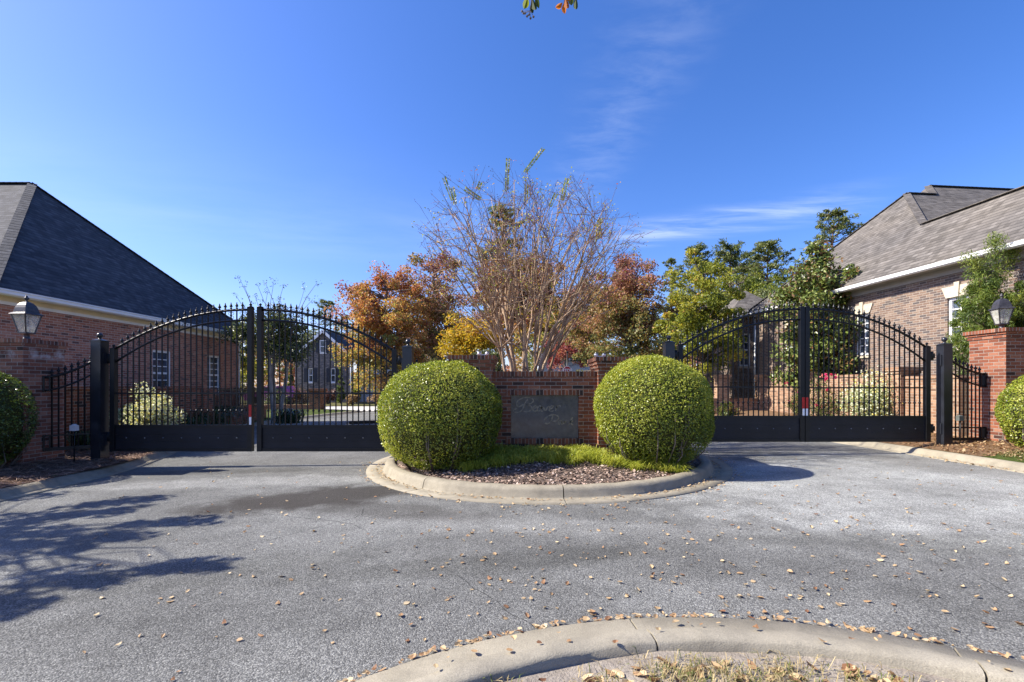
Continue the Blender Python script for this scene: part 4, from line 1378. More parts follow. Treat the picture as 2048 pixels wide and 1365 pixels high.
slab(m, [T(5.82, 6.03, 4.86), T(4.83, 5.22, 4.07), T(9.2, 3.2, 1.2), T(11, 6.03, 0.2)])
slab(m, [T(5.82, 14, 4.86), T(5.82, 6.03, 4.86), T(11, 6.03, 0.2), T(11, 14, 0.2)])
rf = m.build('roof', M['shingle_tan'], h)
m = MB()
ridge_caps(m, T(8.9, 0), T(4.83, 4.07, 4.07)); ridge_caps(m, T(2.1, 1.885, 1.885), T(4.83, 4.07, 4.07)); ridge_caps(m, T(4.83, 4.07, 4.07), T(4.83, 5.22, 4.07))
ridge_caps(m, T(4.83, 5.22, 4.07), T(5.82, 6.03, 4.86)); ridge_caps(m, T(5.82, 6.03, 4.86), T(5.82, 14, 4.86)); ridge_caps(m, T(-8, 1.885, 1.885), T(2.1, 1.885, 1.885))
m.build('ridge_caps', M['shingle_tan'], rf)
# the rear block with its own small pyramid roof
w2 = Wall((10.4, 22.4), (14.6, 22.4))
o2 = [(0.38, 0.92, 2.5, 4.1)]
m = MB(); w2.skin(m, 0, 4.9, o2)
m.face([(10.4, 26, 0), (10.4, 22.4, 0), (10.4, 22.4, 4.9), (10.4, 26, 4.9)])
m.face([(14.6, 22.4, 0), (14.6, 26, 0), (14.6, 26, 4.9), (14.6, 22.4, 4.9)])
m.build('rear_wall', M['brick_tan'], h)
window(h, w2, *o2[0], 2, 4, M['white'], M['stone'], False)
m = MB()
e = [(10.15, 22.1, 4.95), (13.45, 22.1, 4.95), (13.45, 25.6, 4.95), (10.15, 25.6, 4.95)]
for i in range(4): slab(m, [e[i], e[(i + 1) % 4], (11.8, 23.9, 6.5)])
m.build('pyramid_roof', M['shingle_tan'], h)
m = MB(); m.box(10.12, 13.46, 22.02, 22.1, 4.86, 4.97); m.box(10.06, 10.13, 22.02, 25.6, 4.86, 4.97); m.build('gutter', M['white'], h)
MB().tube([(11.5, 22.33, 4.8), (11.5, 22.33, 0.2)], 0.05, 8).build('downspout', M['white'], h)

# courtyard wall on the right
t = thing('garden_wall', 'tan brick courtyard wall with capped piers beside the right house', 'garden wall', (10.2, 16, 0.2))


def oriented_wall(p, q, zb, zt, th, mat, name, parent, cap=None):
    w_ = Wall(p, q)
    m_ = MB(); w_.box(m_, 0, w_.len, -th / 2, th / 2, zb, zt)
    o_ = m_.build(name, mat, parent)
    if cap:
        m_ = MB(); w_.box(m_, -0.02, w_.len + 0.02, -th / 2 - 0.03, th / 2 + 0.03, zt, zt + cap)
        m_.build('coping', mat, o_)
    return o_


oriented_wall((9.75, 10.05), (10.02, 11.8), 0.1, 1.72, 0.22, M['brick_garden'], 'wall', t, 0.07)
oriented_wall((10.05, 12.2), (10.5, 15.8), 0.1, 1.82, 0.22, M['brick_garden'], 'wall', t, 0.07)
oriented_wall((10.55, 16.3), (10.7, 19.8), 0.1, 1.8, 0.22, M['brick_garden'], 'wall', t, 0.07)
oriented_wall((10.4, 20.1), (8.1, 20.1), 0.1, 0.95, 0.25, M['brick_garden'], 'low_wall', t, 0.06)
for (x, y) in ((10.04, 12.0), (10.53, 16.05), (10.68, 20.05), (8.9, 20.1)):
    m = MB().box(x - 0.24, x + 0.24, y - 0.22, y + 0.22, 0.1, 1.86)
    pr_ = m.build('pier', M['brick_garden'], t)
    m = MB().box(x - 0.27, x + 0.27, y - 0.25, y + 0.25, 1.862, 1.93).box(x - 0.31, x + 0.31, y - 0.29, y + 0.29, 1.932, 2.03)
    m.build('cap', M['brick_garden'], pr_)
t = thing('iron_railing', 'black iron railing on the low courtyard wall', 'railing', (9.75, 20.1, 1.01))
m = MB()
for za in (1.1, 1.68): m.bar((9.16, 20.1, za), (10.42, 20.1, za), 0.03, 0.035)
for i in range(13): m.bar((9.2 + i * 0.1, 20.1, 1.02), (9.2 + i * 0.1, 20.1, 1.74), 0.018, 0.018, (0, 1, 0))
m.build('railing_bars', M['iron'], t)

# garden wall and low fence on the left, in shade
t = thing('garden_wall', 'shaded red brick garden wall behind the left gate', 'garden wall', (-9.9, 12, 0.05))
oriented_wall((-9.55, 8.85), (-9.9, 14.2), 0, 1.46, 0.22, M['brick_red'], 'wall', t, 0.07)
m = MB().box(-10.2, -9.72, 14.22, 14.7, 0, 1.35); pr_ = m.build('pier', M['brick_red'], t)
MB().box(-10.26, -9.66, 14.16, 14.76, 1.352, 1.46).build('cap', M['brick_red'], pr_)
oriented_wall((-10.0, 14.75), (-11.6, 21.0), 0, 0.6, 0.22, M['brick_red'], 'low_wall', t, 0.06)
t = thing('iron_railing', 'dark iron railing on the low shaded garden wall', 'railing', (-10.8, 17.9, 0.66))
m = MB(); fa, fb = Vector((-10.0, 14.8, 0)), Vector((-11.6, 21.0, 0))
for za in (0.76, 1.4): m.bar(fa + Vector((0, 0, za)), fb + Vector((0, 0, za)), 0.035, 0.04)
for i in range(52):
    q = fa + (fb - fa) * (i / 51.0)
    m.bar(q + Vector((0, 0, 0.67)), q + Vector((0, 0, 1.48)), 0.018, 0.018, (0, 1, 0))
m.build('railing_bars', M['iron'], t)
t = thing('brick_pier', 'small brown brick pier by the pale driveway beyond the left gate', 'pier', (-11.95, 27.4, 0.05))
MB().box(-12.3, -11.62, 27.1, 27.8, 0, 1.22, 'd').build('shaft', M['brick_red'], t)
MB().box(-12.38, -11.54, 27.02, 27.88, 1.222, 1.38).build('cap', M['brick_red'], t)
t = thing('garden_wall', 'low brick wall with iron rail left of the small driveway pier', 'garden wall', (-14.2, 27.3, 0.05))
MB().box(-18, -12.3, 27.2, 27.5, 0, 0.42).build('low_wall', M['brick_red'], t)
m = MB()
for za in (0.5, 1.1): m.bar((-18, 27.35, za), (-12.35, 27.35, za), 0.03, 0.035)
for i in range(48): m.bar((-17.95 + i * 0.118, 27.35, 0.425), (-17.95 + i * 0.118, 27.35, 1.16), 0.018, 0.018, (0, 1, 0))
m.build('railing_bars', M['iron'], t)

# grey gabled house far behind the left gate
h = thing('gabled_house', 'grey brick gabled house with dark shutters beyond the left gate', 'house', (-15, 44, 0))
D = 42.0
gx = lambda px: (px - CX) / F * D
gzz = lambda py: HC + (CY - py) / F * D
gw = Wall((gx(590), D), (gx(704), D))
cxw = gx(648) - gx(590)
wins = [(gx(640) - gx(590), gx(652) - gx(590), gzz(706), gzz(681)), (gx(616) - gx(590), gx(626) - gx(590), gzz(765), gzz(737)), (gx(661) - gx(590), gx(671) - gx(590), gzz(765), gzz(737))]
m = MB(); gw.skin(m, 0, gzz(712), [q for q in wins if q[3] < gzz(712)])
a_, b_, c_ = gw.q(0, 0, gzz(712)), gw.q(gw.len, 0, gzz(712)), gw.q(cxw, 0, gzz(662))
m.face([a_, b_, c_])
m.build('gable_wall', M['brick_grey'], h)
for q in wins:
    dd = 0.1
    if q[3] > gzz(712): dd = -0.03
    f = window(h, gw, *q, 1, 2, M['white'], M['white'], False, True, dd)
    for s in (-1, 1):
        u0 = q[0] - 0.36 if s < 0 else q[1] + 0.06
        mm = MB(); gw.box(mm, u0, u0 + 0.32, 0.005, 0.04, q[2], q[3]); mm.build('shutter', M['shutter'], h)
m = MB()
ov = 0.25
e0 = gw.q(-ov, ov, gzz(712) - 0.22); e1 = gw.q(gw.len + ov, ov, gzz(712) - 0.22); rp = gw.q(cxw, ov, gzz(662) + 0.06)
bk = Vector((0, 9, 0))
slab(m, [e1, e1 + bk, rp + bk, rp], 0.06); slab(m, [rp, rp + bk, e0 + bk, e0], 0.06)
m.build('gable_roof', M['shingle_dark'], h)
m = MB(); m.bar(e1 + Vector((0, -0.03, -0.1)), rp + Vector((0, -0.03, -0.1)), 0.06, 0.22, (0, 0, 1)); m.bar(e0 + Vector((0, -0.03, -0.1)), rp + Vector((0, -0.03, -0.1)), 0.06, 0.22, (0, 0, 1))
m.build('barge_board', M['white'], h)
g2 = Wall((gx(704), D + 1.2), (gx(850), D + 1.2))
doors = [(0.25, 2.25, 0.05, gzz(737)), (2.5, 4.3, 0.05, gzz(737))]
m = MB(); g2.skin(m, 0, gzz(712), doors, 0.15); m.build('garage_wall', M['brick_grey'], h)
for q in doors:
    mm = MB(); g2.box(mm, q[0], q[1], -0.15, -0.1, q[2], q[3])
    for i in range(1, 4): g2.box(mm, q[0] + 0.05, q[1] - 0.05, -0.098, -0.085, q[2] + (q[3] - q[2]) * i / 4 - 0.2, q[2] + (q[3] - q[2]) * i / 4 - 0.03)
    mm.build('garage_door', M['siding'], h)
m = MB()
r0, r1 = g2.q(-0.6, 0.3, gzz(712) - 0.1), g2.q(g2.len + 0.3, 0.3, gzz(712) - 0.1)
slab(m, [r0, r1, r1 + Vector((0, 4.5, 2.6)), r0 + Vector((0, 4.5, 2.6))])
slab(m, [r0 + Vector((0, 4.5, 2.6)), r1 + Vector((0, 4.5, 2.6)), r1 + Vector((0, 9, 0)), r0 + Vector((0, 9, 0))])
m.build('garage_roof', M['shingle_dark'], h)
MB().tube([gw.q(gw.len - 0.1, 0.06, gzz(712)), gw.q(gw.len - 0.1, 0.06, 0.1)], 0.06, 6).build('downspout', M['white'], h)

# pale house glimpsed between the bare trunks
h = thing('white_house', 'pale house glimpsed between the bare trunks and stop sign', 'house', (5.4, 52, 0))
ww = Wall((2.4, 50), (9.0, 50))
o3 = [(0.8, 1.6, 1.5, 3.2), (4.2, 5.0, 1.5, 3.2)]
m = MB(); ww.skin(m, 0, 4.3, o3)
m.face([(2.4, 57, 0), (2.4, 50, 0), (2.4, 50, 4.3), (2.4, 57, 4.3)]); m.face([(9, 50, 0), (9, 57, 0), (9, 57, 4.3), (9, 50, 4.3)])
m.build('wall', M['siding'], h)
for q in o3: window(h, ww, *q, 2, 4, M['white'])
m = MB(); e = [(2.0, 49.6, 4.3), (9.4, 49.6, 4.3), (9.4, 57.4, 4.3), (2.0, 57.4, 4.3)]
slab(m, [e[0], e[1], (7.5, 53.5, 7.0), (4.0, 53.5, 7.0)]); slab(m, [e[2], e[3], (4.0, 53.5, 7.0), (7.5, 53.5, 7.0)])
slab(m, [e[3], e[0], (4.0, 53.5, 7.0)]); slab(m, [e[1], e[2], (7.5, 53.5, 7.0)])
m.build('roof', M['shingle_dark'], h)

# ------------------------------------------------------------------ stop sign, lamp post, parked car
sd = 33.0
x, y, _ = P(1134.5, 741, sd)
zc = HC + (CY - 741.5) / F * sd
t = thing('stop_sign', 'red octagonal stop sign under a dark street name plate', 'stop sign', (x, y, 0.1))
MB().tube([(x, y, 0), (x, y, HC + (CY - 706) / F * sd)], 0.045, 8).ball((x, y, HC + (CY - 706) / F * sd + 0.04), 0.07).build('pole', M['iron'], t)
R = 0.335
oc = lambda r, yy: [(x + r * math.cos(math.pi / 8 + k * math.pi / 4), yy, zc + r * math.sin(math.pi / 8 + k * math.pi / 4)) for k in range(8)]
pb = MB().extrude(oc(R, y - 0.05)[::-1], (0, -0.015, 0)).build('octagon_border', M['sign_white'], t)
MB().extrude(oc(R * 0.86, y - 0.067)[::-1], (0, -0.006, 0)).build('octagon_face', M['sign_red'], pb)


def text_mesh(name, s, size, loc, mat, parent, ex=0.004):
    cu = bpy.data.curves.new(name + '_source', 'FONT')
    cu.body = s; cu.size = size; cu.align_x = 'CENTER'; cu.align_y = 'CENTER'; cu.extrude = ex; cu.offset = size * 0.045
    o = bpy.data.objects.new('source', cu)
    C.objects.link(o)
    bpy.context.view_layer.update()
    me = bpy.data.meshes.new_from_object(o.evaluated_get(bpy.context.evaluated_depsgraph_get()))
    bpy.data.objects.remove(o); bpy.data.curves.remove(cu)
    n = len(me.vertices)
    co = np.empty(n * 3, np.float32); me.vertices.foreach_get('co', co); co = co.reshape(-1, 3)
    out = np.stack([co[:, 0] + loc[0], -co[:, 2] + loc[1], co[:, 1] + loc[2]], 1) - np.array(ORG[parent.name])
    me.vertices.foreach_set('co', out.astype(np.float32).ravel()); me.update()
    me.name = name
    me.materials.clear()
    return finish(me, name, mat, parent)


text_mesh('stop_lettering', 'STOP', 0.29, (x, y - 0.078, zc), M['sign_white'], pb)
zs_ = HC + (CY - 719.5) / F * sd
nb = MB().box(x + 0.06, x + 0.92, y - 0.03, y + 0.03, zs_ - 0.12, zs_ + 0.12).build('street_name_plate', M['sign_dark'], t)
m = MB()
MB().box(x + 0.1, x + 0.22, y - 0.034, y - 0.0305, zs_ - 0.07, zs_ + 0.09).build('emblem', M['grey_box'], nb)
for i, (a, wd, ht) in enumerate(((0.28, 0.09, 0.1), (0.39, 0.05, 0.07), (0.46, 0.05, 0.07), (0.56, 0.08, 0.1), (0.66, 0.05, 0.07), (0.76, 0.09, 0.1))):
    m.box(x + a, x + a + wd * 0.2, y - 0.034, y - 0.0305, zs_ - 0.05, zs_ - 0.05 + ht)
    m.box(x + a + wd * 0.2, x + a + wd * 0.8, y - 0.034, y - 0.0305, zs_ - 0.05 + ht * 0.75, zs_ - 0.05 + ht)
m.build('worn_lettering', M['grey_box'], nb)
x, y, _ = P(1099, 745, 38)
t = thing('lamp_post', 'dark lamp post between the bare trunks and the stop sign', 'lamp post', (x, y, 0.1))
MB().lathe([(0.09, 0), (0.09, 0.3), (0.05, 0.4), (0.045, 3.2)], (x, y, 0.05), 8).build('pole', M['iron'], t)
MB().lathe([(0.06, 3.25), (0.1, 3.3), (0.16, 3.62), (0.19, 3.66), (0.1, 3.85), (0.02, 3.95)], (x, y, 0.05), 8).build('lamp_head', M['lantern'], t)

cx_, cy_ = -18.6, 35.6
t = thing('parked_car', 'plum coloured parked car glimpsed beyond the pale trunks', 'car', (cx_, cy_, 0.05))
m = MB()
prof = [(-2.1, 0.35), (-2.15, 0.75), (-1.9, 0.95), (-1.1, 1.02), (-0.55, 1.42), (0.75, 1.45), (1.45, 1.05), (2.05, 0.95), (2.15, 0.5), (2.1, 0.35)]
m.extrude([(cx_ + a, cy_ - 0.85, 0.08 + b) for a, b in prof], (0, 1.7, 0))
m.build('body', M['car'], t)
for a0, a1 in ((-0.95, 0.05), (0.12, 1.15)):
    MB().extrude([(cx_ + a0 + (0.3 if a0 < 0 else 0), cy_ - 0.853, 1.43), (cx_ + a1 - (0.4 if a1 > 1 else 0), cy_ - 0.853, 1.43), (cx_ + a1, cy_ - 0.853, 1.12), (cx_ + a0, cy_ - 0.853, 1.12)], (0, -0.006, 0)).build('side_window', M['glass'], t)
for a in (-1.35, 1.35):
    MB().tube([(cx_ + a, cy_ - 0.9, 0.4), (cx_ + a, cy_ - 0.68, 0.4)], 0.33, 16).build('wheel', M['rubber'], t)

# ------------------------------------------------------------------ clipped bushes
def lumps(d, seed, k):
    r = np.random.default_rng(seed)
    out = np.zeros(len(d))
    for _ in range(7):
        v = r.normal(size=3) * r.uniform(2, 6)
        out += np.sin(d @ v + r.uniform(0, 6.3)) * k / 2.2
    return out


def clipped_bush(label, c, rx, ry, rz, zb, n, seed, mat, size=0.032, group=None, ex=2.1, loose=0.0):
    rng = np.random.default_rng(seed)
    t = thing('round_bush', label, 'bush', (c[0], c[1], zb), group)
    d = unit(rng.normal(size=(n, 3)))
    k = (np.abs(d) ** ex).sum(1) ** (-1 / ex)
    depth = 1 - np.abs(rng.exponential(0.035, n)) + lumps(d, seed + 1, 0.03) + rng.normal(0, 0.008 + loose, n)
    shoots = rng.random(n) < 0.03
    depth[shoots] += rng.uniform(0.0, 0.055, shoots.sum())
    P_ = d * (k * depth)[:, None] * np.array([rx, ry, rz]) + np.array(c)
    keep = P_[:, 2] > zb + 0.02
    # thin the lower flank so that twigs show
    low = (P_[:, 2] - zb) / (2 * rz)
    bare = lumps(d, seed + 9, 0.6)
    keep &= ~((low < 0.35) & (bare > 0.35) & (rng.random(n) < 0.55))
    P_, d = P_[keep], d[keep]
    nn = d.copy(); nn[:, 2] += 0.25
    V = leaf_quads(rng, P_, size, 0.58, unit(nn), 0.85, 0.2)
    patch = lumps(d, seed + 2, 0.2)
    r = np.clip(0.5 + 0.12 * d[:, 2] + patch + rng.normal(0, 0.27, len(d)), 0, 1)
    quads_mesh('foliage', V, r, mat, t)
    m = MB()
    m.shared(*ellipsoid(c, (rx * 0.84, ry * 0.84, rz * 0.84), zb - 0.05, ex), True)  # added opaque core: keeps light from passing through the bush
    m.build('inner_shade', M['core_dark'], t)
    m = MB()
    for i in range(22):
        th = rng.uniform(0, 2 * math.pi); e = rng.uniform(-0.6, 0.5)
        q = np.array([math.cos(th) * math.cos(e) * rx, math.sin(th) * math.cos(e) * ry, math.sin(e) * rz]) * 0.9 + np.array(c)
        if q[2] < zb + 0.1: q[2] = zb + 0.15
        b0_ = np.array([c[0] + math.cos(th) * 0.5 * rx, c[1] + math.sin(th) * 0.5 * ry, zb])
        mid = (b0_ + q) / 2 + np.array([math.cos(th) * 0.16, math.sin(th) * 0.16, 0])
        m.tube([b0_, mid, q], [0.014, 0.009, 0.004], 4)
    m.build('stems', M['bark_grey'], t)
    return t


def ellipsoid(c, r, zmin, ex=2.25, nu=24, nv=14):
    vs, fs = [], []
    for i in range(nv + 1):
        ph = -math.pi / 2 + math.pi * i / nv
        for k in range(nu):
            th = 2 * math.pi * k / nu
            d = np.array([math.cos(ph) * math.cos(th), math.cos(ph) * math.sin(th), math.sin(ph)])
            s = (np.abs(d) ** ex).sum() ** (-1 / ex)
            q = d * s * np.array(r) + np.array(c)
            vs.append((q[0], q[1], max(q[2], zmin)))
    for i in range(nv):
        for k in range(nu):
            fs.append([i * nu + k, i * nu + (k + 1) % nu, (i + 1) * nu + (k + 1) % nu, (i + 1) * nu + k])
    return vs, fs


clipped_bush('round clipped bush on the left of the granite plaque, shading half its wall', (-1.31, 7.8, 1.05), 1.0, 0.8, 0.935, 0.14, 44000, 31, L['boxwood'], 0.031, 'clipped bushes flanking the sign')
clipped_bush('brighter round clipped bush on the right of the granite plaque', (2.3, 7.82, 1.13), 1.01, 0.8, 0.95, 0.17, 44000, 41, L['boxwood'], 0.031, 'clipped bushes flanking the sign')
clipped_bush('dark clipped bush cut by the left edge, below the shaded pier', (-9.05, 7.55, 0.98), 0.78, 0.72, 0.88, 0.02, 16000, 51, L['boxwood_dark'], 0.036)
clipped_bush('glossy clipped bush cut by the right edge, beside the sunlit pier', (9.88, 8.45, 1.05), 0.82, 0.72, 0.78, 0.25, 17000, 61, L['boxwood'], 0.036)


# ------------------------------------------------------------------ trees
def spread(rng, k, c, rad, bias=0.55, zcut=-0.75):
    """Clump centres through an ellipsoid, denser towards its outside, uneven."""
    out = []
    while len(out) < k:
        d = rng.normal(size=3); d /= np.linalg.norm(d)
        if d[2] < zcut: continue
        r = rng.random() ** bias
        out.append(d * r * np.array(rad) * rng.uniform(0.86, 1.08) + np.array(c))
    return np.array(out)


def limb(rng, m, a, b, r0, r1, n=5, wob=0.12, sides=5):
    a, b = np.array(a, float), np.array(b, float)
    L_ = np.linalg.norm(b - a)
    pts = []
    for i in range(n + 1):
        k = i / n
        q = a + (b - a) * k
        q[2] += math.sin(k * math.pi) * L_ * 0.08
        if 0 < i < n: q += rng.normal(0, wob * L_ / n, 3)
        pts.append(q)
    m.tube(pts, [r0 + (r1 - r0) * i / n for i in range(n + 1)], sides, False)
    return pts


def tree(name, label, cat, base, c, rad, n, size, mat, bark, seed, k=60, cr=0.6, tr=0.16, group=None, stems=1, hue=(0.5, 0.22, 0.16, 0.0), aspect=0.6, zcut=-0.75, flat=0.7, extra=None, bias=0.5, fork=0.5, droop=0.3):
    """c, rad: centre and half-sizes of the crown; hue: mean, clump spread, leaf spread, gain with height."""
    rng = np.random.default_rng(seed)
    t = thing(name, label, cat, base, group)
    cl = spread(rng, k, c, rad, bias, zcut)
    if extra is not None: cl = np.concatenate([cl, np.array(extra, float)])
    m = MB()
    low = c[2] - rad[2] * fork
    roots = []
    for s in range(stems):
        th = 2 * math.pi * s / max(stems, 1) + rng.uniform(0, 1)
        off = 0.0 if stems == 1 else tr * 2.2
        b = np.array([base[0] + math.cos(th) * off, base[1] + math.sin(th) * off, base[2] - 0.1])
        tip = np.array([c[0] + math.cos(th) * off * 3 + rng.normal(0, 0.1), c[1] + math.sin(th) * off * 3, low])
        pts = limb(rng, m, b, tip, tr, tr * 0.72, 6, 0.05, 8)
        top = np.array([c[0] + math.cos(th) * off * 4, c[1] + math.sin(th) * off * 4, c[2] + rad[2] * 0.72])
        pts2 = limb(rng, m, tip, top, tr * 0.72, tr * 0.12, 6, 0.1, 6)
        roots += pts2[:6] + pts[4:]
    roots = np.array(roots)
    for q in cl:
        d = np.linalg.norm(roots - q, axis=1) + np.maximum(roots[:, 2] - q[2] + 0.2, 0) * 2.5
        limb(rng, m, roots[int(np.argmin(d))], q, tr * 0.26, tr * 0.05, 4, 0.16, 4)
    m.build('trunk', bark, t)
    kk = len(cl)
    wgt = rng.uniform(0.4, 1.5, kk); wgt /= wgt.sum()
    idx = rng.choice(kk, n, p=wgt)
    cs = cr * rng.uniform(0.55, 1.3, kk)
    dv = unit(rng.normal(size=(n, 3))) * (rng.random(n) ** 0.5)[:, None]
    pos = cl[idx] + dv * cs[idx][:, None] * np.array([1, 1, flat])
    V = leaf_quads(rng, pos, size, aspect, None, 1.0, 0.18, droop)
    ch = rng.normal(0, hue[1], kk)
    z = (pos[:, 2] - c[2]) / rad[2]
    r = hue[0] + ch[idx] + rng.normal(0, hue[2], n) + hue[3] * z
    quads_mesh('crown', V, r, mat, t)
    return t


def at(px, d): return (px - CX) / F * d
def ht(py, d): return HC + (CY - py) / F * d


def broad(label, px, pt, pb, wpx, d, n, size, mat, seed, name='tree', bark='bark_grey', tb=None, depth=1.0, **kw):
    """A broad-leaved tree whose crown spans wpx pixels round px and rises from row pb to row pt of the photograph."""
    X = at(px, d); zt, zb = ht(pt, d), ht(pb, d)
    rx = wpx / 2 / F * d
    return tree(name, label, 'tree', (X if tb is None else at(tb, d), d, 0.1), (X, d, (zt + zb) / 2), (rx, rx * depth, (zt - zb) / 2), n, size, mat, M[bark], seed, **kw)


broad('orange maple with a reddish top behind the left gate', 772, 522, 800, 190, 27, 32000, 0.14, L['maple'], 101, 'maple_tree', k=190, cr=0.66, tr=0.17, hue=(0.56, 0.16, 0.2, -0.34), zcut=-0.9)
broad('dark rust coloured tree rising left of the bare crape myrtle', 868, 488, 790, 160, 30, 17000, 0.17, L['rust'], 102, 'deciduous_tree', k=130, cr=0.75, tr=0.18, hue=(0.48, 0.16, 0.2, -0.3), zcut=-0.9)
broad('small golden yellow tree behind the left wall end', 945, 628, 745, 130, 22, 10000, 0.13, L['yellow'], 103, 'deciduous_tree', k=50, cr=0.6, tr=0.1, hue=(0.45, 0.2, 0.18, 0.15))
broad('orange brown tree directly behind the bare crape myrtle', 1050, 492, 722, 270, 44, 34000, 0.24, L['rust'], 104, 'deciduous_tree', depth=0.5, k=190, cr=1.0, tr=0.22, hue=(0.36, 0.16, 0.2, -0.1), zcut=-0.9)
broad('amber leaved tree low behind the bare trunks', 1100, 590, 735, 150, 42, 11000, 0.22, L['maple'], 105, 'deciduous_tree', k=70, cr=0.95, tr=0.16, hue=(0.75, 0.16, 0.18, -0.1))
broad('brownish purple topped tree right of the bare crape myrtle', 1262, 515, 775, 175, 25, 30000, 0.135, L['rust'], 106, 'deciduous_tree', k=170, cr=0.64, tr=0.17, hue=(0.55, 0.14, 0.2, -0.36), zcut=-0.95)
broad('rust and green tree between the bare crape myrtle and the purple topped tree', 1185, 535, 775, 130, 31, 14000, 0.17, L['rust'], 107, 'deciduous_tree', k=110, cr=0.6, tr=0.15, hue=(0.58, 0.16, 0.2, -0.25), zcut=-0.95)
broad('small crimson maple behind the stop sign', 1130, 655, 750, 95, 36, 6500, 0.15, L['crimson'], 108, 'maple_tree', k=45, cr=0.7, tr=0.09, hue=(0.5, 0.18, 0.2, 0.0))
broad('yellow-green tree rising behind the right round bush and post', 1402, 500, 800, 165, 21, 24000, 0.13, L['lime'], 109, 'deciduous_tree', k=150, cr=0.4, tr=0.13, hue=(0.45, 0.17, 0.17, 0.05), tb=1443, zcut=-0.95)
broad('full yellow-olive tree filling the gap between the yellow-green tree and the pyramid roof', 1478, 528, 730, 165, 46, 16000, 0.26, L['lime'], 117, 'deciduous_tree', k=110, cr=1.0, tr=0.2, hue=(0.25, 0.14, 0.2, 0.05), zcut=-0.95)
broad('low green tree behind the pyramid roof', 1540, 565, 700, 95, 34, 7000, 0.17, L['olive'], 110, 'deciduous_tree', k=40, cr=0.9, tr=0.13, hue=(0.6, 0.15, 0.2, 0.1))
broad('sparse multi-trunk tree with pale trunks behind the middle of the left gate', 548, 612, 745, 160, 18.5, 8500, 0.11, L['olive'], 111, 'multi_trunk_tree', 'bark_pale', k=60, cr=0.5, tr=0.085, stems=3, hue=(0.42, 0.18, 0.22, 0.0), fork=0.6)
broad('sunny yellow-green tree beyond the end of the left house', 478, 655, 790, 110, 34, 7500, 0.17, L['lime'], 112, 'deciduous_tree', k=40, cr=0.8, tr=0.12, hue=(0.55, 0.2, 0.2, 0.1))
broad('dark evergreen bush tree behind the sign wall left of the bare trunks', 975, 700, 775, 60, 17, 2600, 0.09, L['olive'], 113, 'evergreen_tree', k=26, cr=0.36, tr=0.07, hue=(0.4, 0.2, 0.25, 0.0))
broad('distant green tree far behind the grey gabled house', 600, 640, 760, 130, 62, 3600, 0.34, L['olive'], 114, 'deciduous_tree', k=40, cr=1.6, tr=0.22, hue=(0.45, 0.15, 0.2, 0.1))
broad('distant mixed tree between the amber tree and the pale house', 1160, 610, 770, 160, 60, 4200, 0.34, L['rust'], 115, 'deciduous_tree', k=45, cr=1.8, tr=0.25, hue=(0.8, 0.15, 0.2, 0.0))
broad('distant green tree behind the yellow-green tree', 1330, 620, 775, 120, 55, 3600, 0.3, L['olive'], 116, 'deciduous_tree', k=40, cr=1.6, tr=0.25, hue=(0.6, 0.15, 0.2, 0.1))


# far woods closing the horizon: one mass
n_ = 26000
ang = RNG.uniform(-0.72, 0.72, n_)
dist_ = RNG.uniform(82, 104, n_)
top_ = 6.5 + 2.2 * np.sin(ang * 23) + 1.4 * np.sin(ang * 61 + 1) + 0.8 * np.sin(ang * 140)
zf = RNG.random(n_) ** 0.8
fw = np.stack([np.sin(ang) * dist_, np.cos(ang) * dist_, zf * top_ * (1 + 0.25 * (dist_ - 82) / 22)], 1)
fh = 0.5 + 0.28 * np.sin(ang * 31) + 0.15 * np.sin(ang * 77) + RNG.normal(0, 0.13, n_)
tag(quads_mesh('distant_woods', leaf_quads(RNG, fw, 0.75, 0.7), fh, L['rust'], None, (0, 90, 0)), 'far mixed autumn woods closing the view between the houses', 'woods', kind='stuff')


# magnolia against the right house
rng_ = np.random.default_rng(5)
d = 16.6
tree('magnolia_tree', 'glossy magnolia with brown leaf undersides against the right house', 'tree', (10.75, d, 0.2), (10.78, d - 0.1, 3.65), (1.42, 1.25, 2.95), 34000, 0.15, L['magnolia'], M['bark_grey'], 121,
     k=190, cr=0.4, tr=0.12, hue=(0.52, 0.12, 0.24, -0.12), aspect=0.42, zcut=-1.0, flat=0.9, bias=0.45, fork=0.85)


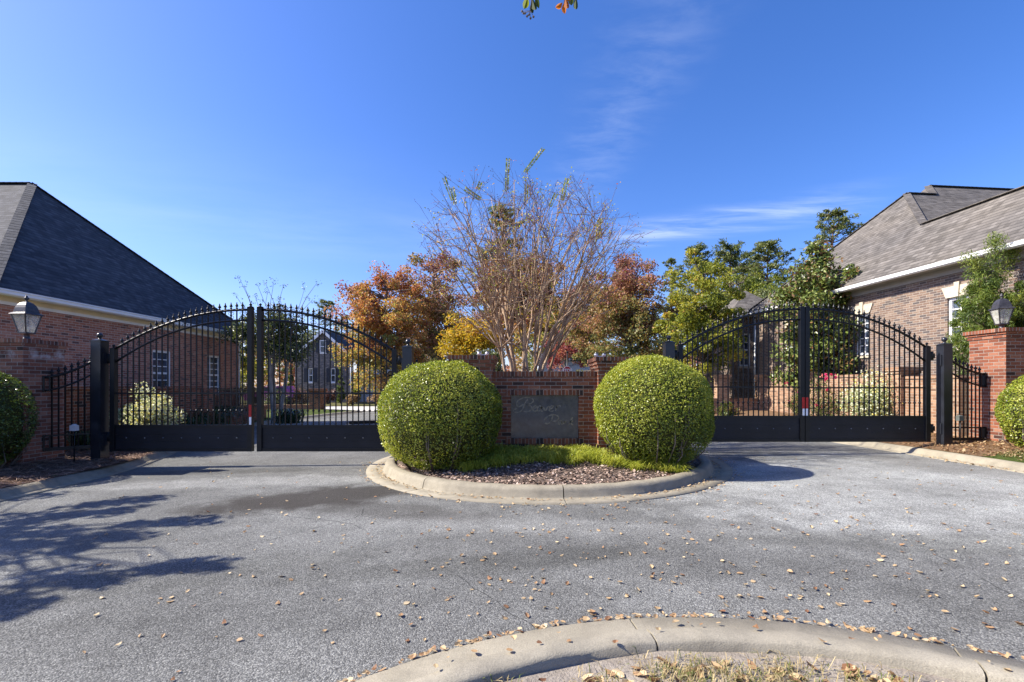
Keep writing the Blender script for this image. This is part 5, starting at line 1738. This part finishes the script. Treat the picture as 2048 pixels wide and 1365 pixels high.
def pine(label, px, pt, d, spread_px, seed, pb=None, n=2600, leaf=0.34, group=None):
    rng = np.random.default_rng(seed)
    X, zt = at(px, d), ht(pt, d)
    t = thing('pine_tree', label, 'tree', (X, d, 0), group)
    zb = ht(pb, d) if pb else zt * 0.5
    m = MB()
    tr = 0.012 * zt + 0.05
    lean = rng.normal(0, 0.3)
    trunk = [(X + lean * (k ** 2) - lean, d, zt * k * 0.985) for k in np.linspace(0, 1, 9)]
    m.tube(trunk, [tr * (1 - 0.86 * k) for k in np.linspace(0, 1, 9)], 7, False)
    cl, wt = [], []
    nb_ = int(40 + (zt - zb) * 3.6)
    sp = spread_px / 2 / F * d
    for i in range(nb_):
        k = rng.random() ** 0.8
        z = zb + (zt - zb) * k
        reach = sp * (0.28 + 0.72 * math.sin(min(max((1 - k), 0.02), 1) * 2.3)) * rng.uniform(0.45, 1.05)
        th = rng.uniform(0, 2 * math.pi)
        kk = z / (zt * 0.985)
        a = np.array([X + lean * kk ** 2 - lean, d, min(z, zt * 0.97)])
        b = a + np.array([math.cos(th) * reach, math.sin(th) * reach, reach * rng.uniform(0.05, 0.45)])
        limb(rng, m, a, b, tr * 0.22, tr * 0.05, 4, 0.14, 4)
        for s in np.linspace(0.5, 1.0, 3):
            cl.append(a + (b - a) * s + rng.normal(0, 0.12 * reach, 3) * np.array([1, 1, 0.5])); wt.append(0.3 + s)
    cl.append(np.array([X, d, zt - 0.2])); wt.append(1.0)
    m.build('trunk', M['bark_pine'], t)
    cl = np.array(cl); wt = np.array(wt); wt /= wt.sum()
    idx = rng.choice(len(cl), n, p=wt)
    cr = sp * 0.13 * rng.uniform(0.5, 1.4, len(cl))
    pos = cl[idx] + unit(rng.normal(size=(n, 3))) * (rng.random(n) ** 0.6)[:, None] * cr[idx][:, None] * np.array([1.0, 1.0, 0.55])
    V = leaf_quads(rng, pos, leaf * 0.85, 0.26, None, 1.0, 0.1, -0.4)
    quads_mesh('crown', V, 0.45 + rng.normal(0, 0.15, len(cl))[idx] + rng.normal(0, 0.18, n), L['pine'], t)


pine('tall dark pine showing through the top of the bare crape myrtle', 1008, 408, 52, 130, 201, 700, 8500, 0.42)
pine('tall loose pine standing beside the magnolia and the right roof', 1668, 420, 44, 130, 202, 560, 6000, 0.36)
pine('thin pine at the right flank of the purple topped tree', 1342, 515, 58, 75, 203, 690, 3200, 0.46)
pine('pine top above the left half of the yellow-green tree', 1392, 492, 64, 120, 204, 690, 6000, 0.52)
pine('broad pine above the right half of the yellow-green tree', 1460, 490, 60, 140, 205, 690, 7500, 0.5)
pine('tallest pine of the group above the pyramid roof', 1536, 482, 56, 130, 206, 665, 7500, 0.46)
pine('small pine above the grey gabled house', 652, 600, 66, 70, 207, 690, 2000, 0.42)
pine('short pine between the gabled house and the orange maple', 692, 632, 70, 60, 208, 700, 1500, 0.42)
pine('dark pine low behind the short yellow-green crown, left of the tallest pine', 1500, 505, 74, 120, 209, 690, 6000, 0.58)


# bare crape myrtle in the middle of the island
def crape_myrtle():
    rng = np.random.default_rng(77)
    bx_, by_ = 0.12, 10.45
    t = thing('crape_myrtle', 'bare multi-stemmed crape myrtle spreading above the sign wall', 'tree', (bx_, by_, 0.25))
    trunk, twigs = MB(), MB()
    tips = []
    CZ = 4.15

    def dome(th, e):
        """Outer surface of the fan-shaped crown."""
        return np.array([bx_ + 0.1 + math.cos(th) * math.cos(e) * 2.5, by_ + math.sin(th) * math.cos(e) * 2.3, CZ + math.sin(e) * 1.85])

    def curve(a, b, sag, n):
        a, b = np.array(a, float), np.array(b, float)
        h_ = np.linalg.norm(b - a)
        mid = (a + b) / 2 + np.array([0, 0, sag * h_])
        return [(1 - k) ** 2 * a + 2 * k * (1 - k) * mid + k * k * b for k in np.linspace(0, 1, n)]
    N = 17
    for s in range(N):
        th = 2 * math.pi * s / N + rng.normal(0, 0.14)
        e = rng.uniform(-0.3, 1.25)
        tgt = dome(th, e)
        rb = rng.uniform(0.04, 0.2)
        b = np.array([bx_ + math.cos(th) * rb, by_ + math.sin(th) * rb, 0.1])
        ctrl = np.array([bx_ + math.cos(th) * (rb + 0.42 * math.cos(e)), by_ + math.sin(th) * (rb + 0.38 * math.cos(e)), 2.75 + rng.uniform(-0.2, 0.3)])
        pts = [(1 - k) ** 2 * b + 2 * k * (1 - k) * ctrl + k * k * tgt for k in np.linspace(0, 1, 12)]
        w1, w2, w3 = rng.uniform(0, 6.3, 3)
        pts = [p_ + math.sin(math.pi * i / 11) * np.array([0.09 * math.sin(i * 0.75 + w1), 0.09 * math.sin(i * 0.85 + w2), 0.03 * math.sin(i * 0.9 + w3)]) + (rng.normal(0, 0.012, 3) if 0 < i < 11 else 0) for i, p_ in enumerate(pts)]
        r0 = rng.uniform(0.038, 0.062)
        trunk.tube(pts, [r0 * (1 - 0.95 * k ** 0.95) + 0.0035 for k in np.linspace(0, 1, 12)], 7)
        for j in range(11):                                       # side branches
            k = rng.uniform(0.38, 0.97)
            i = int(k * 11); f = k * 11 - i
            a = pts[i] + (pts[min(i + 1, 11)] - pts[i]) * f
            th2 = th + rng.normal(0, 0.7); e2 = e + rng.normal(0.0, 0.5)
            tg = dome(th2, min(max(e2, -0.4), 1.5))
            L_ = rng.uniform(0.5, 1.0)
            v = tg - a
            if np.linalg.norm(v) < 0.25: v = v + np.array([math.cos(th2), math.sin(th2), 0.9]) * 0.4
            q = a + v * L_
            br = curve(a, q, rng.uniform(-0.1, 0.12), 7)
            br = [p_ + (rng.normal(0, 0.02, 3) if x_ else 0) for x_, p_ in enumerate(br)]
            rr = max(r0 * (1 - 0.9 * k) * 0.65, 0.007)
            trunk.tube(br, [rr * (1 - 0.75 * x_ / 6) + 0.002 for x_ in range(7)], 5)
            lenb = np.linalg.norm(q - a)
            for g in range(6):                                    # twigs
                kk = rng.uniform(0.3, 1.0)
                ii = min(int(kk * 6), 5)
                a2 = br[ii] + (br[ii + 1] - br[ii]) * (kk * 6 - ii)
                dr = unit((br[ii + 1] - br[ii])[None])[0]
                dr = dr + rng.normal(0, 0.45, 3) + np.array([0, 0, 0.12])
                dr /= np.linalg.norm(dr)
                q2 = a2 + dr * rng.uniform(0.3, 0.8)
                tw = curve(a2, q2, rng.uniform(-0.08, 0.1), 5)
                twigs.tube(tw, [0.0048, 0.0042, 0.0036, 0.003, 0.0022], 3, False)
                for h in range(2):
                    ii2 = int(rng.integers(1, 4))
                    d3 = dr + rng.normal(0, 0.6, 3); d3 /= np.linalg.norm(d3)
                    q3 = tw[ii2] + d3 * rng.uniform(0.12, 0.36)
                    twigs.tube([tw[ii2], (tw[ii2] + q3) / 2 + rng.normal(0, 0.012, 3), q3], [0.0036, 0.003, 0.0022], 3, False)
                    tips.append(q3)
                tips.append(q2)
    trunk.build('trunk', M['bark_crape'], t)
    twigs.build('twigs', M['bark_twig'], t)
    tips = np.array(tips)
    # seed heads and last leaves at the tips
    sel = rng.choice(len(tips), 900, replace=False)
    pos = np.repeat(tips[sel], 5, 0) + rng.normal(0, 0.028, (len(sel) * 5, 3))
    V = leaf_quads(rng, pos, 0.022, 0.8)
    quads_mesh('seed_heads', V, np.repeat(rng.random(len(sel)), 5) * 0.9, L['seed'], t)
    sel = rng.choice(len(tips), 760, replace=False)
    pos = np.repeat(tips[sel], 4, 0) + rng.normal(0, 0.07, (len(sel) * 4, 3))
    V = leaf_quads(rng, pos, 0.046, 0.55, None, 1.0, 0.2, 0.4)
    quads_mesh('last_leaves', V, np.repeat(rng.beta(2.5, 1.1, len(sel)), 4) + rng.normal(0, .1, len(pos)), L['crape'], t)
    # green shoots that stand clear of the crown
    for (px, py, qx, qy) in ((1050, 345, 1086, 298), (1013, 380, 1016, 318), (905, 400, 888, 356), (910, 408, 905, 376), (960, 398, 930, 378), (1124, 400, 1134, 358), (1100, 412, 1112, 388), (1052, 402, 1053, 370), (956, 378, 961, 366), (1195, 478, 1200, 440)):
        dd = by_ + rng.uniform(-0.5, 0.5)
        a, b = np.array(P(px, py, dd)), np.array(P(qx, qy, dd))
        base = a + np.array([(bx_ - a[0]) * 0.3, (by_ - a[1]) * 0.3, -0.9])
        sh = MB(); sh.tube([base, (base + a) / 2 + np.array([0.02, 0, 0.03]), a, (a + b) / 2 + rng.normal(0, 0.01, 3), b], [0.008, 0.006, 0.005, 0.004, 0.002], 4)
        s_ = sh.build('green_shoot', M['bark_grey'], t)
        kL = max(6, int(np.linalg.norm(b - a) / 0.028))
        u = np.repeat(np.linspace(0, 1, kL), 2)[:, None]
        ax = unit((b - a)[None]); side = unit(np.cross(ax, np.array([[0.2, 1, 0.1]])))
        sg = np.tile([1.0, -1.0], kL)[:, None]
        cpos = a + (b - a) * u + side * sg * 0.03
        dirv = unit(side * sg + ax * 0.7 + rng.normal(0, 0.15, (2 * kL, 3)))
        nrm = unit(np.cross(dirv, ax) + rng.normal(0, 0.3, (2 * kL, 3)))
        bb = unit(np.cross(nrm, dirv)); Ls = 0.062 * rng.uniform(0.8, 1.15, (2 * kL, 1))
        V = np.stack([cpos - dirv * Ls / 2, cpos - bb * Ls * 0.28, cpos + dirv * Ls / 2, cpos + bb * Ls * 0.28], 1)
        quads_mesh('shoot_leaves', V, rng.beta(2, 2.4, 2 * kL), L['crape'], s_)


crape_myrtle()

# thin whips above the multi-trunk tree (its tall shoots against the sky)
t = bpy.data.objects['multi_trunk_tree']
m = MB(); tipq = []
for (px, py, qx, qy) in ((512, 640, 478, 555), (515, 640, 488, 570), (500, 640, 472, 592), (540, 640, 548, 562), (545, 640, 515, 570), (560, 645, 531, 567), (548, 640, 568, 568), (566, 650, 585, 620), (588, 640, 610, 575), (595, 630, 634, 566), (590, 640, 625, 600), (530, 640, 510, 592), (525, 650, 535, 585), (570, 655, 560, 596)):
    dd = 18.5 + RNG.uniform(-0.8, 0.8)
    a, b = np.array(P(px, py, dd)), np.array(P(qx, qy, dd))
    root = np.array([at(548, 18.5) + (a[0] - at(548, 18.5)) * 0.35, 18.5, a[2] - 1.6])
    mid = (a + b) / 2 + RNG.normal(0, 0.06, 3)
    m.tube([root, a, mid, b], [0.02, 0.013, 0.01, 0.006], 4, False)
    for _ in range(5): tipq.append(b + RNG.normal(0, 0.06, 3))
    for _ in range(3): tipq.append(mid + RNG.normal(0, 0.08, 3))
m.build('tall_shoots', M['bark_grey'], t)
tipq = np.repeat(np.array(tipq), 4, 0) + RNG.normal(0, 0.035, (len(tipq) * 4, 3))
quads_mesh('shoot_leaves', leaf_quads(RNG, tipq, 0.06, 0.6), RNG.random(len(tipq)) * 0.6, L['olive'], t)


# ------------------------------------------------------------------ shrubs
def shrub(name, label, cat, c, rx, ry, h, n, size, mat, seed, hue=(0.5, 0.15, 0.2, 0.1), k=26, aspect=0.6, cone=False, flowers=None, group=None):
    rng = np.random.default_rng(seed)
    t = thing(name, label, cat, (c[0], c[1], c[2]), group)
    if cone:
        z = rng.random(k) ** 0.9; th = rng.uniform(0, 2 * np.pi, k)
        rr = (1 - z * 0.93) * rng.uniform(0.4, 1.0, k)
        cl = np.stack([c[0] + np.cos(th) * rr * rx, c[1] + np.sin(th) * rr * ry, c[2] + 0.08 + z * (h - 0.15)], 1)
        cs = (0.35 * rx * (1.1 - 0.8 * z))
    else:
        cl = spread(rng, k, (c[0], c[1], c[2] + h * 0.5), (rx * 0.82, ry * 0.82, h * 0.42), 0.5, -0.9)
        cs = rng.uniform(0.7, 1.2, k) * 0.34 * min(rx, h)
    m = MB()
    for q in cl:
        limb(rng, m, (c[0] + rng.normal(0, 0.08 * rx), c[1] + rng.normal(0, 0.08 * ry), c[2] - 0.05), q, 0.018, 0.005, 4, 0.1, 4)
    m.build('stems', M['bark_grey'], t)
    idx = rng.integers(0, k, n)
    pos = cl[idx] + unit(rng.normal(size=(n, 3))) * (rng.random(n) ** 0.45)[:, None] * cs[idx][:, None]
    pos[:, 2] = np.maximum(pos[:, 2], c[2] + 0.02)
    V = leaf_quads(rng, pos, size, aspect)
    z = (pos[:, 2] - c[2]) / h - 0.5
    quads_mesh('foliage', V, hue[0] + rng.normal(0, hue[1], k)[idx] + rng.normal(0, hue[2], n) + hue[3] * z * 2, mat, t)
    if flowers:
        for i in range(flowers):
            q = cl[rng.integers(0, k)] + unit(rng.normal(size=(1, 3)))[0] * np.array([1, 1, 0.6]) * 0.2
            if i % 2 == 0: q[2] = c[2] + h * rng.uniform(0.75, 1.05)
            pp = q + rng.normal(0, 0.022, (14, 3))
            quads_mesh('blossom', leaf_quads(rng, pp, 0.055, 0.85), np.full(14, rng.random()) + rng.normal(0, 0.08, 14), L['petal'], t)
    return t


shrub('variegated_shrub', 'large white-edged variegated shrub behind the left gate, before the house windows', 'shrub', (at(288, 10.5), 10.5, 0.1), 0.78, 0.6, 1.52, 7500, 0.055, L['varieg'], 301, (0.6, 0.1, 0.25, 0.16), 36)
shrub('variegated_shrub', 'large round variegated shrub with yellow tips beside the garden wall pier on the right', 'shrub', (9.6, 12.4, 0.25), 1.0, 0.75, 1.72, 9000, 0.058, L['varieg'], 302, (0.5, 0.14, 0.25, 0.18), 44)
shrub('rose_bush', 'loose rose bush with pink blooms behind the right gate', 'rose bush', (8.95, 13.4, 0.25), 0.75, 0.6, 1.6, 3400, 0.05, L['rose'], 303, (0.5, 0.15, 0.22, 0.05), 30, flowers=16)
shrub('rose_bush', 'sparser rose bush in the gap between the two right gate leaves', 'rose bush', (8.9, 14.6, 0.25), 0.5, 0.5, 1.45, 1400, 0.05, L['rose'], 304, (0.55, 0.15, 0.22, 0.05), 20, flowers=8)
shrub('leafy_shrub', 'yellow-green leafy shrub behind the left sloping fence panel', 'shrub', (at(152, 10.4), 10.4, 0.15), 0.42, 0.4, 0.75, 1600, 0.07, L['lime'], 305, (0.25, 0.15, 0.2, 0.1), 20)
shrub('conical_evergreen', 'dark green conical evergreen before the grey gabled house', 'evergreen', (at(682, 39), 39, 0.1), 0.5, 0.5, 3.0, 3200, 0.1, L['cedar'], 306, (0.35, 0.1, 0.2, 0.1), 60, cone=True)
shrub('conical_evergreen', 'conical evergreen left of the gabled house, behind the pale trunks', 'evergreen', (at(582, 40), 40, 0.1), 0.5, 0.5, 3.2, 2600, 0.11, L['cedar'], 307, (0.3, 0.1, 0.2, 0.1), 50, cone=True)
for i, (px, d_, r_, hh, mt, lb) in enumerate((
        (655, 37.5, 1.0, 1.25, 'plum', 'plum coloured shrub below the gabled house windows'),
        (712, 38.5, 0.55, 1.5, 'lime', 'light green shrub before the garage door'),
        (790, 35, 1.0, 1.9, 'olive', 'green shrub at the right end of the garage'),
        (755, 33.5 + 1.2, 0.9, 1.0, 'tan_grass', 'tan ornamental grass clump beyond the pale driveway'),
        (805, 34.6, 0.9, 1.15, 'tan_grass', 'tan ornamental grass clump half behind the left round bush'),
        (705, 34.8, 0.6, 0.85, 'tan_grass', 'small tan grass clump behind the driveway pier'),
        (600, 34.5, 1.0, 1.3, 'tan_grass', 'tan bush left of the driveway pier'),
        (555, 31, 0.9, 1.1, 'olive', 'dark shrub behind the low rail, right of the pale trunks'),
        (1150, 30, 0.9, 1.6, 'crimson', 'crimson shrub under the street name plate'),
        (1175, 38, 1.2, 1.7, 'plum', 'plum shrub between the stop sign and the right wall end'),
        (1455, 19.0, 0.5, 0.8, 'rose', 'wispy pinkish shrub before the low courtyard wall'),
        (1440, 24, 1.1, 2.2, 'olive', 'shaded shrub behind the low courtyard wall'),
        (1400, 30, 1.6, 2.4, 'rust', 'rusty shrub behind the right round bush'))):
    shrub('shrub', lb, 'shrub', (at(px, d_), d_, 0.1), r_, r_ * 0.8, hh, 1500, 0.05 + 0.0022 * d_, L[mt], 320 + i, k=20)

# cedar beside the right house, behind the sunlit pier
rng_ = np.random.default_rng(9)
ex_ = [(at(px, 10.75), 10.75, ht(py, 10.75)) for px, py in ((1938, 520), (1952, 530), (1958, 545), (1991, 482), (1990, 500), (1988, 520), (2025, 505), (2022, 520), (2005, 535), (1975, 545), (1930, 625), (1940, 655), (1925, 690))]
tree('cedar_tree', 'feathery green cedar between the sunlit pier and the right house', 'tree', (11.0, 10.75, 0.3), (11.05, 10.75, 2.75), (0.82, 0.6, 1.6), 36000, 0.105, L['cedar'], M['bark_grey'], 131, k=165, cr=0.19, tr=0.07, hue=(0.42, 0.16, 0.2, 0.14), aspect=0.15, zcut=-1.0, flat=1.1, extra=ex_, bias=0.45, fork=0.95, droop=-0.8)

# strap-leaved clumps on the left
for i, (px, d_, s_) in enumerate(((440, 13.6, 1.0), (480, 14.2, 1.15), (520, 14.8, 1.0), (455, 15.2, 1.1), (500, 16, 1.1), (560, 15.6, 1.15), (590, 16.4, 1.1), (545, 17.2, 1.1), (610, 17.6, 0.9))):
    lbl = ['dark strap-leaved clump at the left end of its row, by the shaded garden wall', 'tall strap-leaved clump second from the garden wall', 'strap-leaved clump behind the tape-marked stile of the left gate',
           'strap-leaved clump set back behind the first in its row', 'strap-leaved clump close under the low iron railing', 'strap-leaved clump at the foot of the pale trunks',
           'grey-green strap-leaved clump right of the pale trunks', 'strap-leaved clump behind the pale trunks', 'smallest strap-leaved clump, at the lawn edge'][i]
    rg = np.random.default_rng(400 + i)
    X = at(px, d_) - 0.1
    X = min(X, lerp_line(LEFT_KERB, d_) - 0.55) if px < 600 else X - 0.5
    nB = 300
    b = np.stack([X + rg.normal(0, 0.2, nB), d_ + rg.normal(0, 0.2, nB), np.full(nB, 0.12)], 1)
    V, n = blades(rg, b, 0.78 * s_, 0.03, 0.95)
    o = quads_mesh('strap_leaf_clump', V, np.tile(rg.beta(1.6, 2.2, n), 2), L['lily'], None, (X, d_, 0.1))
    tag(o, lbl, 'plant', 'strap-leaved clumps along the left drive')
rg = np.random.default_rng(430)
X, d_ = at(158, 10.0), 10.0
b = np.stack([X + rg.normal(0, 0.14, 160), d_ + rg.normal(0, 0.14, 160), np.full(160, 0.16)], 1)
V, n = blades(rg, b, 0.55, 0.03, 1.0)
tag(quads_mesh('strap_leaf_clump', V, np.tile(rg.beta(2, 1.6, n), 2), L['lily'], None, (X, d_, 0.1)), 'small arching strap-leaved plant under the left sloping fence panel', 'plant')

# young plant at the foot of the plaque, in front of the wall
rg = np.random.default_rng(431)
b = np.stack([0.62 + rg.normal(0, 0.03, 60), 8.42 + rg.normal(0, 0.02, 60), np.full(60, 0.28)], 1)
V, n = blades(rg, b, 0.24, 0.014, 1.0)
tag(quads_mesh('seedling', V, np.tile(rg.beta(3, 1.5, n), 2), L['mondo'], None, (0.62, 8.42, 0.28)), 'bright green seedling standing under the plaque', 'plant')

# oak-like tree beside the left kerb, out of the picture: it throws the leafy shadow across the asphalt
FING = [((330, 997), (180, 1012)), ((445, 1040), (300, 1048)), ((465, 1130), (330, 1136)), ((255, 1165), (120, 1150)), ((60, 1215), (-120, 1200)), ((110, 992), (-60, 1000)), ((300, 1075), (120, 1085)), ((250, 1025), (60, 1035))]
ex_ = []
for (ax_, ay_), (bx2, by2) in FING:
    for k_ in (0.0, 0.22, 0.45, 0.7, 1.0):
        px_, py_ = ax_ + (bx2 - ax_) * k_, ay_ + (by2 - ay_) * k_
        dd_ = 1.5 * F / ((py_ - CY) + 0.01 * (px_ - CX))
        zz_ = 4.0 + 0.3 * math.sin(px_)
        ex_.append((at(px_ - 30, dd_) + SUN_DIR.x / SUN_DIR.z * zz_, dd_ + SUN_DIR.y / SUN_DIR.z * zz_, zz_))
tree('roadside_tree', 'leafy roadside tree standing outside the left edge, throwing its shadow on the asphalt', 'tree', (-9.9, 4.9, 0.1), (-10.2, 4.7, 4.3), (1.2, 1.3, 0.9), 3600, 0.12, L['olive'], M['bark_grey'], 141, k=16, cr=0.27, tr=0.12, zcut=-0.9, flat=0.45, bias=0.45, extra=ex_)
tree('street_tree', 'broad tree across the road behind the viewpoint, mirrored in the granite plaque', 'tree', (-3.0, -17, 0.1), (-3.0, -17, 6.0), (3.2, 2.5, 3.6), 5000, 0.3, L['olive'], M['bark_grey'], 142, k=50, cr=0.9, tr=0.2)
tree('street_tree', 'second tree behind the viewpoint, to the right of the mirrored one', 'tree', (5.5, -20, 0.1), (5.5, -20, 5.4), (3.0, 2.5, 3.2), 5000, 0.3, L['rust'], M['bark_grey'], 143, k=50, cr=0.9, tr=0.2)


# overhanging branch: limb of a tree behind the camera, its last leaves hang into the top of the view
def overhang():
    rng = np.random.default_rng(55)
    t = thing('overhanging_tree', 'tree behind the viewpoint whose leaf sprigs hang into the top of the view', 'tree', (1.3, -1.6, 0.1))
    m = MB()
    m.tube([(1.3, -1.6, -0.05), (1.25, -1.5, 1.4), (1.15, -1.3, 2.8)], [0.12, 0.1, 0.08], 10)
    d = 2.15
    j1, j2 = np.array(P(1058, -70, d)), np.array(P(1128, -90, d))
    m.tube([(1.15, -1.3, 2.8), (0.9, -0.4, 3.7), (0.5, 1.0, 3.95), (0.2, 2.1, j1[2] + 0.12)], [0.06, 0.04, 0.022, 0.008], 8)
    s1, s2 = np.array(P(1063, 2, d)), np.array(P(1133, -8, d))
    root = np.array((0.2, 2.1, j1[2] + 0.12))
    m.tube([root, j1, s1, np.array(P(1061, 22, d))], [0.006, 0.004, 0.003, 0.0015], 5)
    m.tube([root, j2, s2], [0.006, 0.004, 0.002], 5)
    m.build('trunk', M['bark_grey'], t)

    def leaf(px, py, qx, qy, wpx, hue, tilt):
        a, b = np.array(P(px, py, d)), np.array(P(qx, qy, d + tilt))
        ax = b - a
        s = np.cross(ax, np.array([tilt, 1, 0.2])); s /= np.linalg.norm(s)
        w = wpx / F * d / 2
        n_ = np.cross(s, ax); n_ /= np.linalg.norm(n_)
        rows = []
        prof = [0.05, 0.62, 0.95, 0.98, 0.72, 0.1]
        ks = np.linspace(0, 1, 6)
        qs = []
        for i in range(5):
            for sg in (-1, 1):
                p0, p1 = a + ax * ks[i], a + ax * ks[i + 1]
                up0, up1 = n_ * 0.012 * prof[i], n_ * 0.012 * prof[i + 1]
                qs.append([p0, p1, p1 + s * sg * w * prof[i + 1] + up1, p0 + s * sg * w * prof[i] + up0])
        return qs, [hue] * len(qs)
    Q, H = [], []
    for spec in ((1055, -6, 1048, 18, 13, 0.02, 0.02), (1064, -4, 1071, 20, 11, 0.38, -0.02), (1072, -10, 1078, 17, 9, 0.42, 0.03), (1062, 8, 1066, 27, 8, 0.36, 0.02),
                 (1125, 6, 1111, 15, 10, 0.68, 0.01), (1127, 8, 1130, 28, 9, 0.7, 0.02), (1131, -6, 1135, 17, 11, 0.95, -0.02), (1142, -12, 1143, 11, 12, 0.4, 0.02), (1152, -8, 1152, 19, 9, 0.45, -0.02), (1136, -14, 1138, 2, 10, 0.7, 0)):
        q, h = leaf(*spec); Q.append(q); H.append(h)
    for sl in (slice(0, 4), slice(4, 10)):
        quads_mesh('leaf_sprig', np.array(sum(Q[sl], []), float), np.array(sum(H[sl], [])), L['hang'], t)
    pods = np.array([P(x_, y_, d) for x_, y_ in ((1044, 23), (1050, 27), (1054, 33), (1061, 37), (1067, 34), (1058, 30), (1047, 27))])
    m = MB()
    for q in pods:
        m.tube([np.array(P(1061, 22, d)), q], 0.0012, 3); m.ball(q, 0.0055, 6, 5)
    m.build('seed_pods', M['bark_grey'], t)


overhang()

# ------------------------------------------------------------------ sky, sun, camera
wd = bpy.data.worlds.new('World')
bpy.context.scene.world = wd
wd.use_nodes = True
nt = wd.node_tree
bg = nt.nodes['Background']
el = math.asin(SUN_DIR.z)
az = math.atan2(SUN_DIR.x, SUN_DIR.y)
sky = nt.nodes.new('ShaderNodeTexSky')
sky.sky_type = 'NISHITA'
sky.sun_disc = False
sky.sun_elevation = el
sky.sun_rotation = az
sky.altitude = 60
sky.air_density = 1.0
sky.dust_density = 0.9
sky.ozone_density = 3.0


def wn(typ, props=None, **inp):
    nd = nt.nodes.new(typ)
    for k, v in (props or {}).items(): setattr(nd, k, v)
    for k, v in inp.items():
        s = nd.inputs[int(k[1:])] if k[0] == 'i' and k[1:].isdigit() else nd.inputs[k]
        if isinstance(v, bpy.types.NodeSocket): nt.links.new(v, s)
        else: s.default_value = v
    return nd


def wm(op, a, b=0.0): return wn('ShaderNodeMath', {'operation': op}, i0=a, i1=b).outputs[0]


# thin cirrus on a high flat layer: direction / height gives the place on the layer
tc = wn('ShaderNodeTexCoord')
sp = wn('ShaderNodeSeparateXYZ', None, i0=tc.outputs['Generated'])
zc_ = wm('MAXIMUM', sp.outputs[2], 0.05)
cxn, cyn = wm('DIVIDE', sp.outputs[0], zc_), wm('DIVIDE', sp.outputs[1], zc_)
cv = wn('ShaderNodeCombineXYZ', None, X=cxn, Y=cyn).outputs[0]


def band(x0, y0, x1, y1, width, soft):
    """Soft-edged streak between two places on the cloud layer."""
    L_ = math.hypot(x1 - x0, y1 - y0)
    ux, uy = (x1 - x0) / L_, (y1 - y0) / L_
    a = wm('ADD', wm('MULTIPLY', wm('SUBTRACT', cxn, x0), ux), wm('MULTIPLY', wm('SUBTRACT', cyn, y0), uy))
    o = wm('ADD', wm('MULTIPLY', wm('SUBTRACT', cxn, x0), -uy), wm('MULTIPLY', wm('SUBTRACT', cyn, y0), ux))
    ka = wm('SUBTRACT', wm('DIVIDE', wm('ABSOLUTE', wm('SUBTRACT', a, L_ / 2)), L_ / 2), 0.0)
    ea = wn('ShaderNodeMapRange', {'interpolation_type': 'SMOOTHSTEP'}, i0=ka, i1=1.15, i2=0.45).outputs[0]
    eo = wn('ShaderNodeMapRange', {'interpolation_type': 'SMOOTHSTEP'}, i0=wm('ABSOLUTE', o), i1=width, i2=width * (1 - soft)).outputs[0]
    return wm('MULTIPLY', ea, eo)


def streaks(rot, sx, sy, scale):
    mp = wn('ShaderNodeMapping', None, Vector=cv, Rotation=(0, 0, rot), Scale=(sx, sy, 1))
    nz = wn('ShaderNodeTexNoise', None, Vector=mp.outputs[0], Scale=scale, Detail=7.0, Roughness=0.62, Distortion=0.35)
    return wn('ShaderNodeMapRange', {'interpolation_type': 'SMOOTHSTEP'}, i0=nz.outputs['Fac'], i1=0.3, i2=0.8).outputs[0]


c1 = wm('MULTIPLY', band(0.42, 3.25, 1.95, 2.45, 0.4, 1.0), streaks(0.45, 0.9, 3.6, 1.7))
c2 = wm('MULTIPLY', band(0.44, 0.9, 0.27, 2.8, 0.26, 1.0), streaks(-0.9, 1.6, 3.4, 3.0))
c3 = wm('MULTIPLY', band(-3.2, 2.2, 0.2, 3.4, 1.3, 1.0), streaks(0.2, 0.4, 1.2, 0.6))
cov = wm('MINIMUM', wm('ADD', wm('ADD', wm('MULTIPLY', c1, 0.34), wm('MULTIPLY', c2, 0.075)), wm('MULTIPLY', c3, 0.12)), 0.8)
mx = wn('ShaderNodeMix', {'data_type': 'RGBA'})
nt.links.new(cov, mx.inputs[0])
hsv = wn('ShaderNodeHueSaturation', None, Saturation=1.26, Color=sky.outputs[0])
wb = wn('ShaderNodeMix', {'data_type': 'RGBA', 'blend_type': 'MULTIPLY'}, i0=1.0)
nt.links.new(hsv.outputs[0], wb.inputs[6])
wb.inputs[7].default_value = (1.06, 0.97, 1.27, 1)
nt.links.new(wb.outputs[2], mx.inputs[6])
mx.inputs[7].default_value = (7.6, 8.0, 8.6, 1)
nt.links.new(mx.outputs[2], bg.inputs['Color'])
bg.inputs['Strength'].default_value = 0.093

sun = bpy.data.lights.new('sun', 'SUN')
sun.energy = 5.0
sun.angle = math.radians(0.55)
sun.color = (1.0, 0.93, 0.82)
so = link(bpy.data.objects.new('sun', sun))
so.rotation_euler = (-SUN_DIR).to_track_quat('-Z', 'Y').to_euler()
so.location = (-30, 5, 30)

cam = bpy.data.cameras.new('camera')
cam.sensor_width = 36
cam.lens = 36 * F / 2048
cam.shift_x = -(CX - 1024) / 2048
cam.shift_y = (CY - 682.5) / 2048
cam.clip_start = 0.05
cam.clip_end = 2000
co = link(bpy.data.objects.new('camera', cam))
co.location = (0, 0, HC)
co.rotation_euler = (math.pi / 2, 0, 0)
sc = bpy.context.scene
sc.camera = co
sc.view_settings.view_transform = 'Standard'
sc.view_settings.look = 'None'
sc.view_settings.exposure = 1.1
sc.view_settings.gamma = 1.0
sc.cycles.use_denoising = True
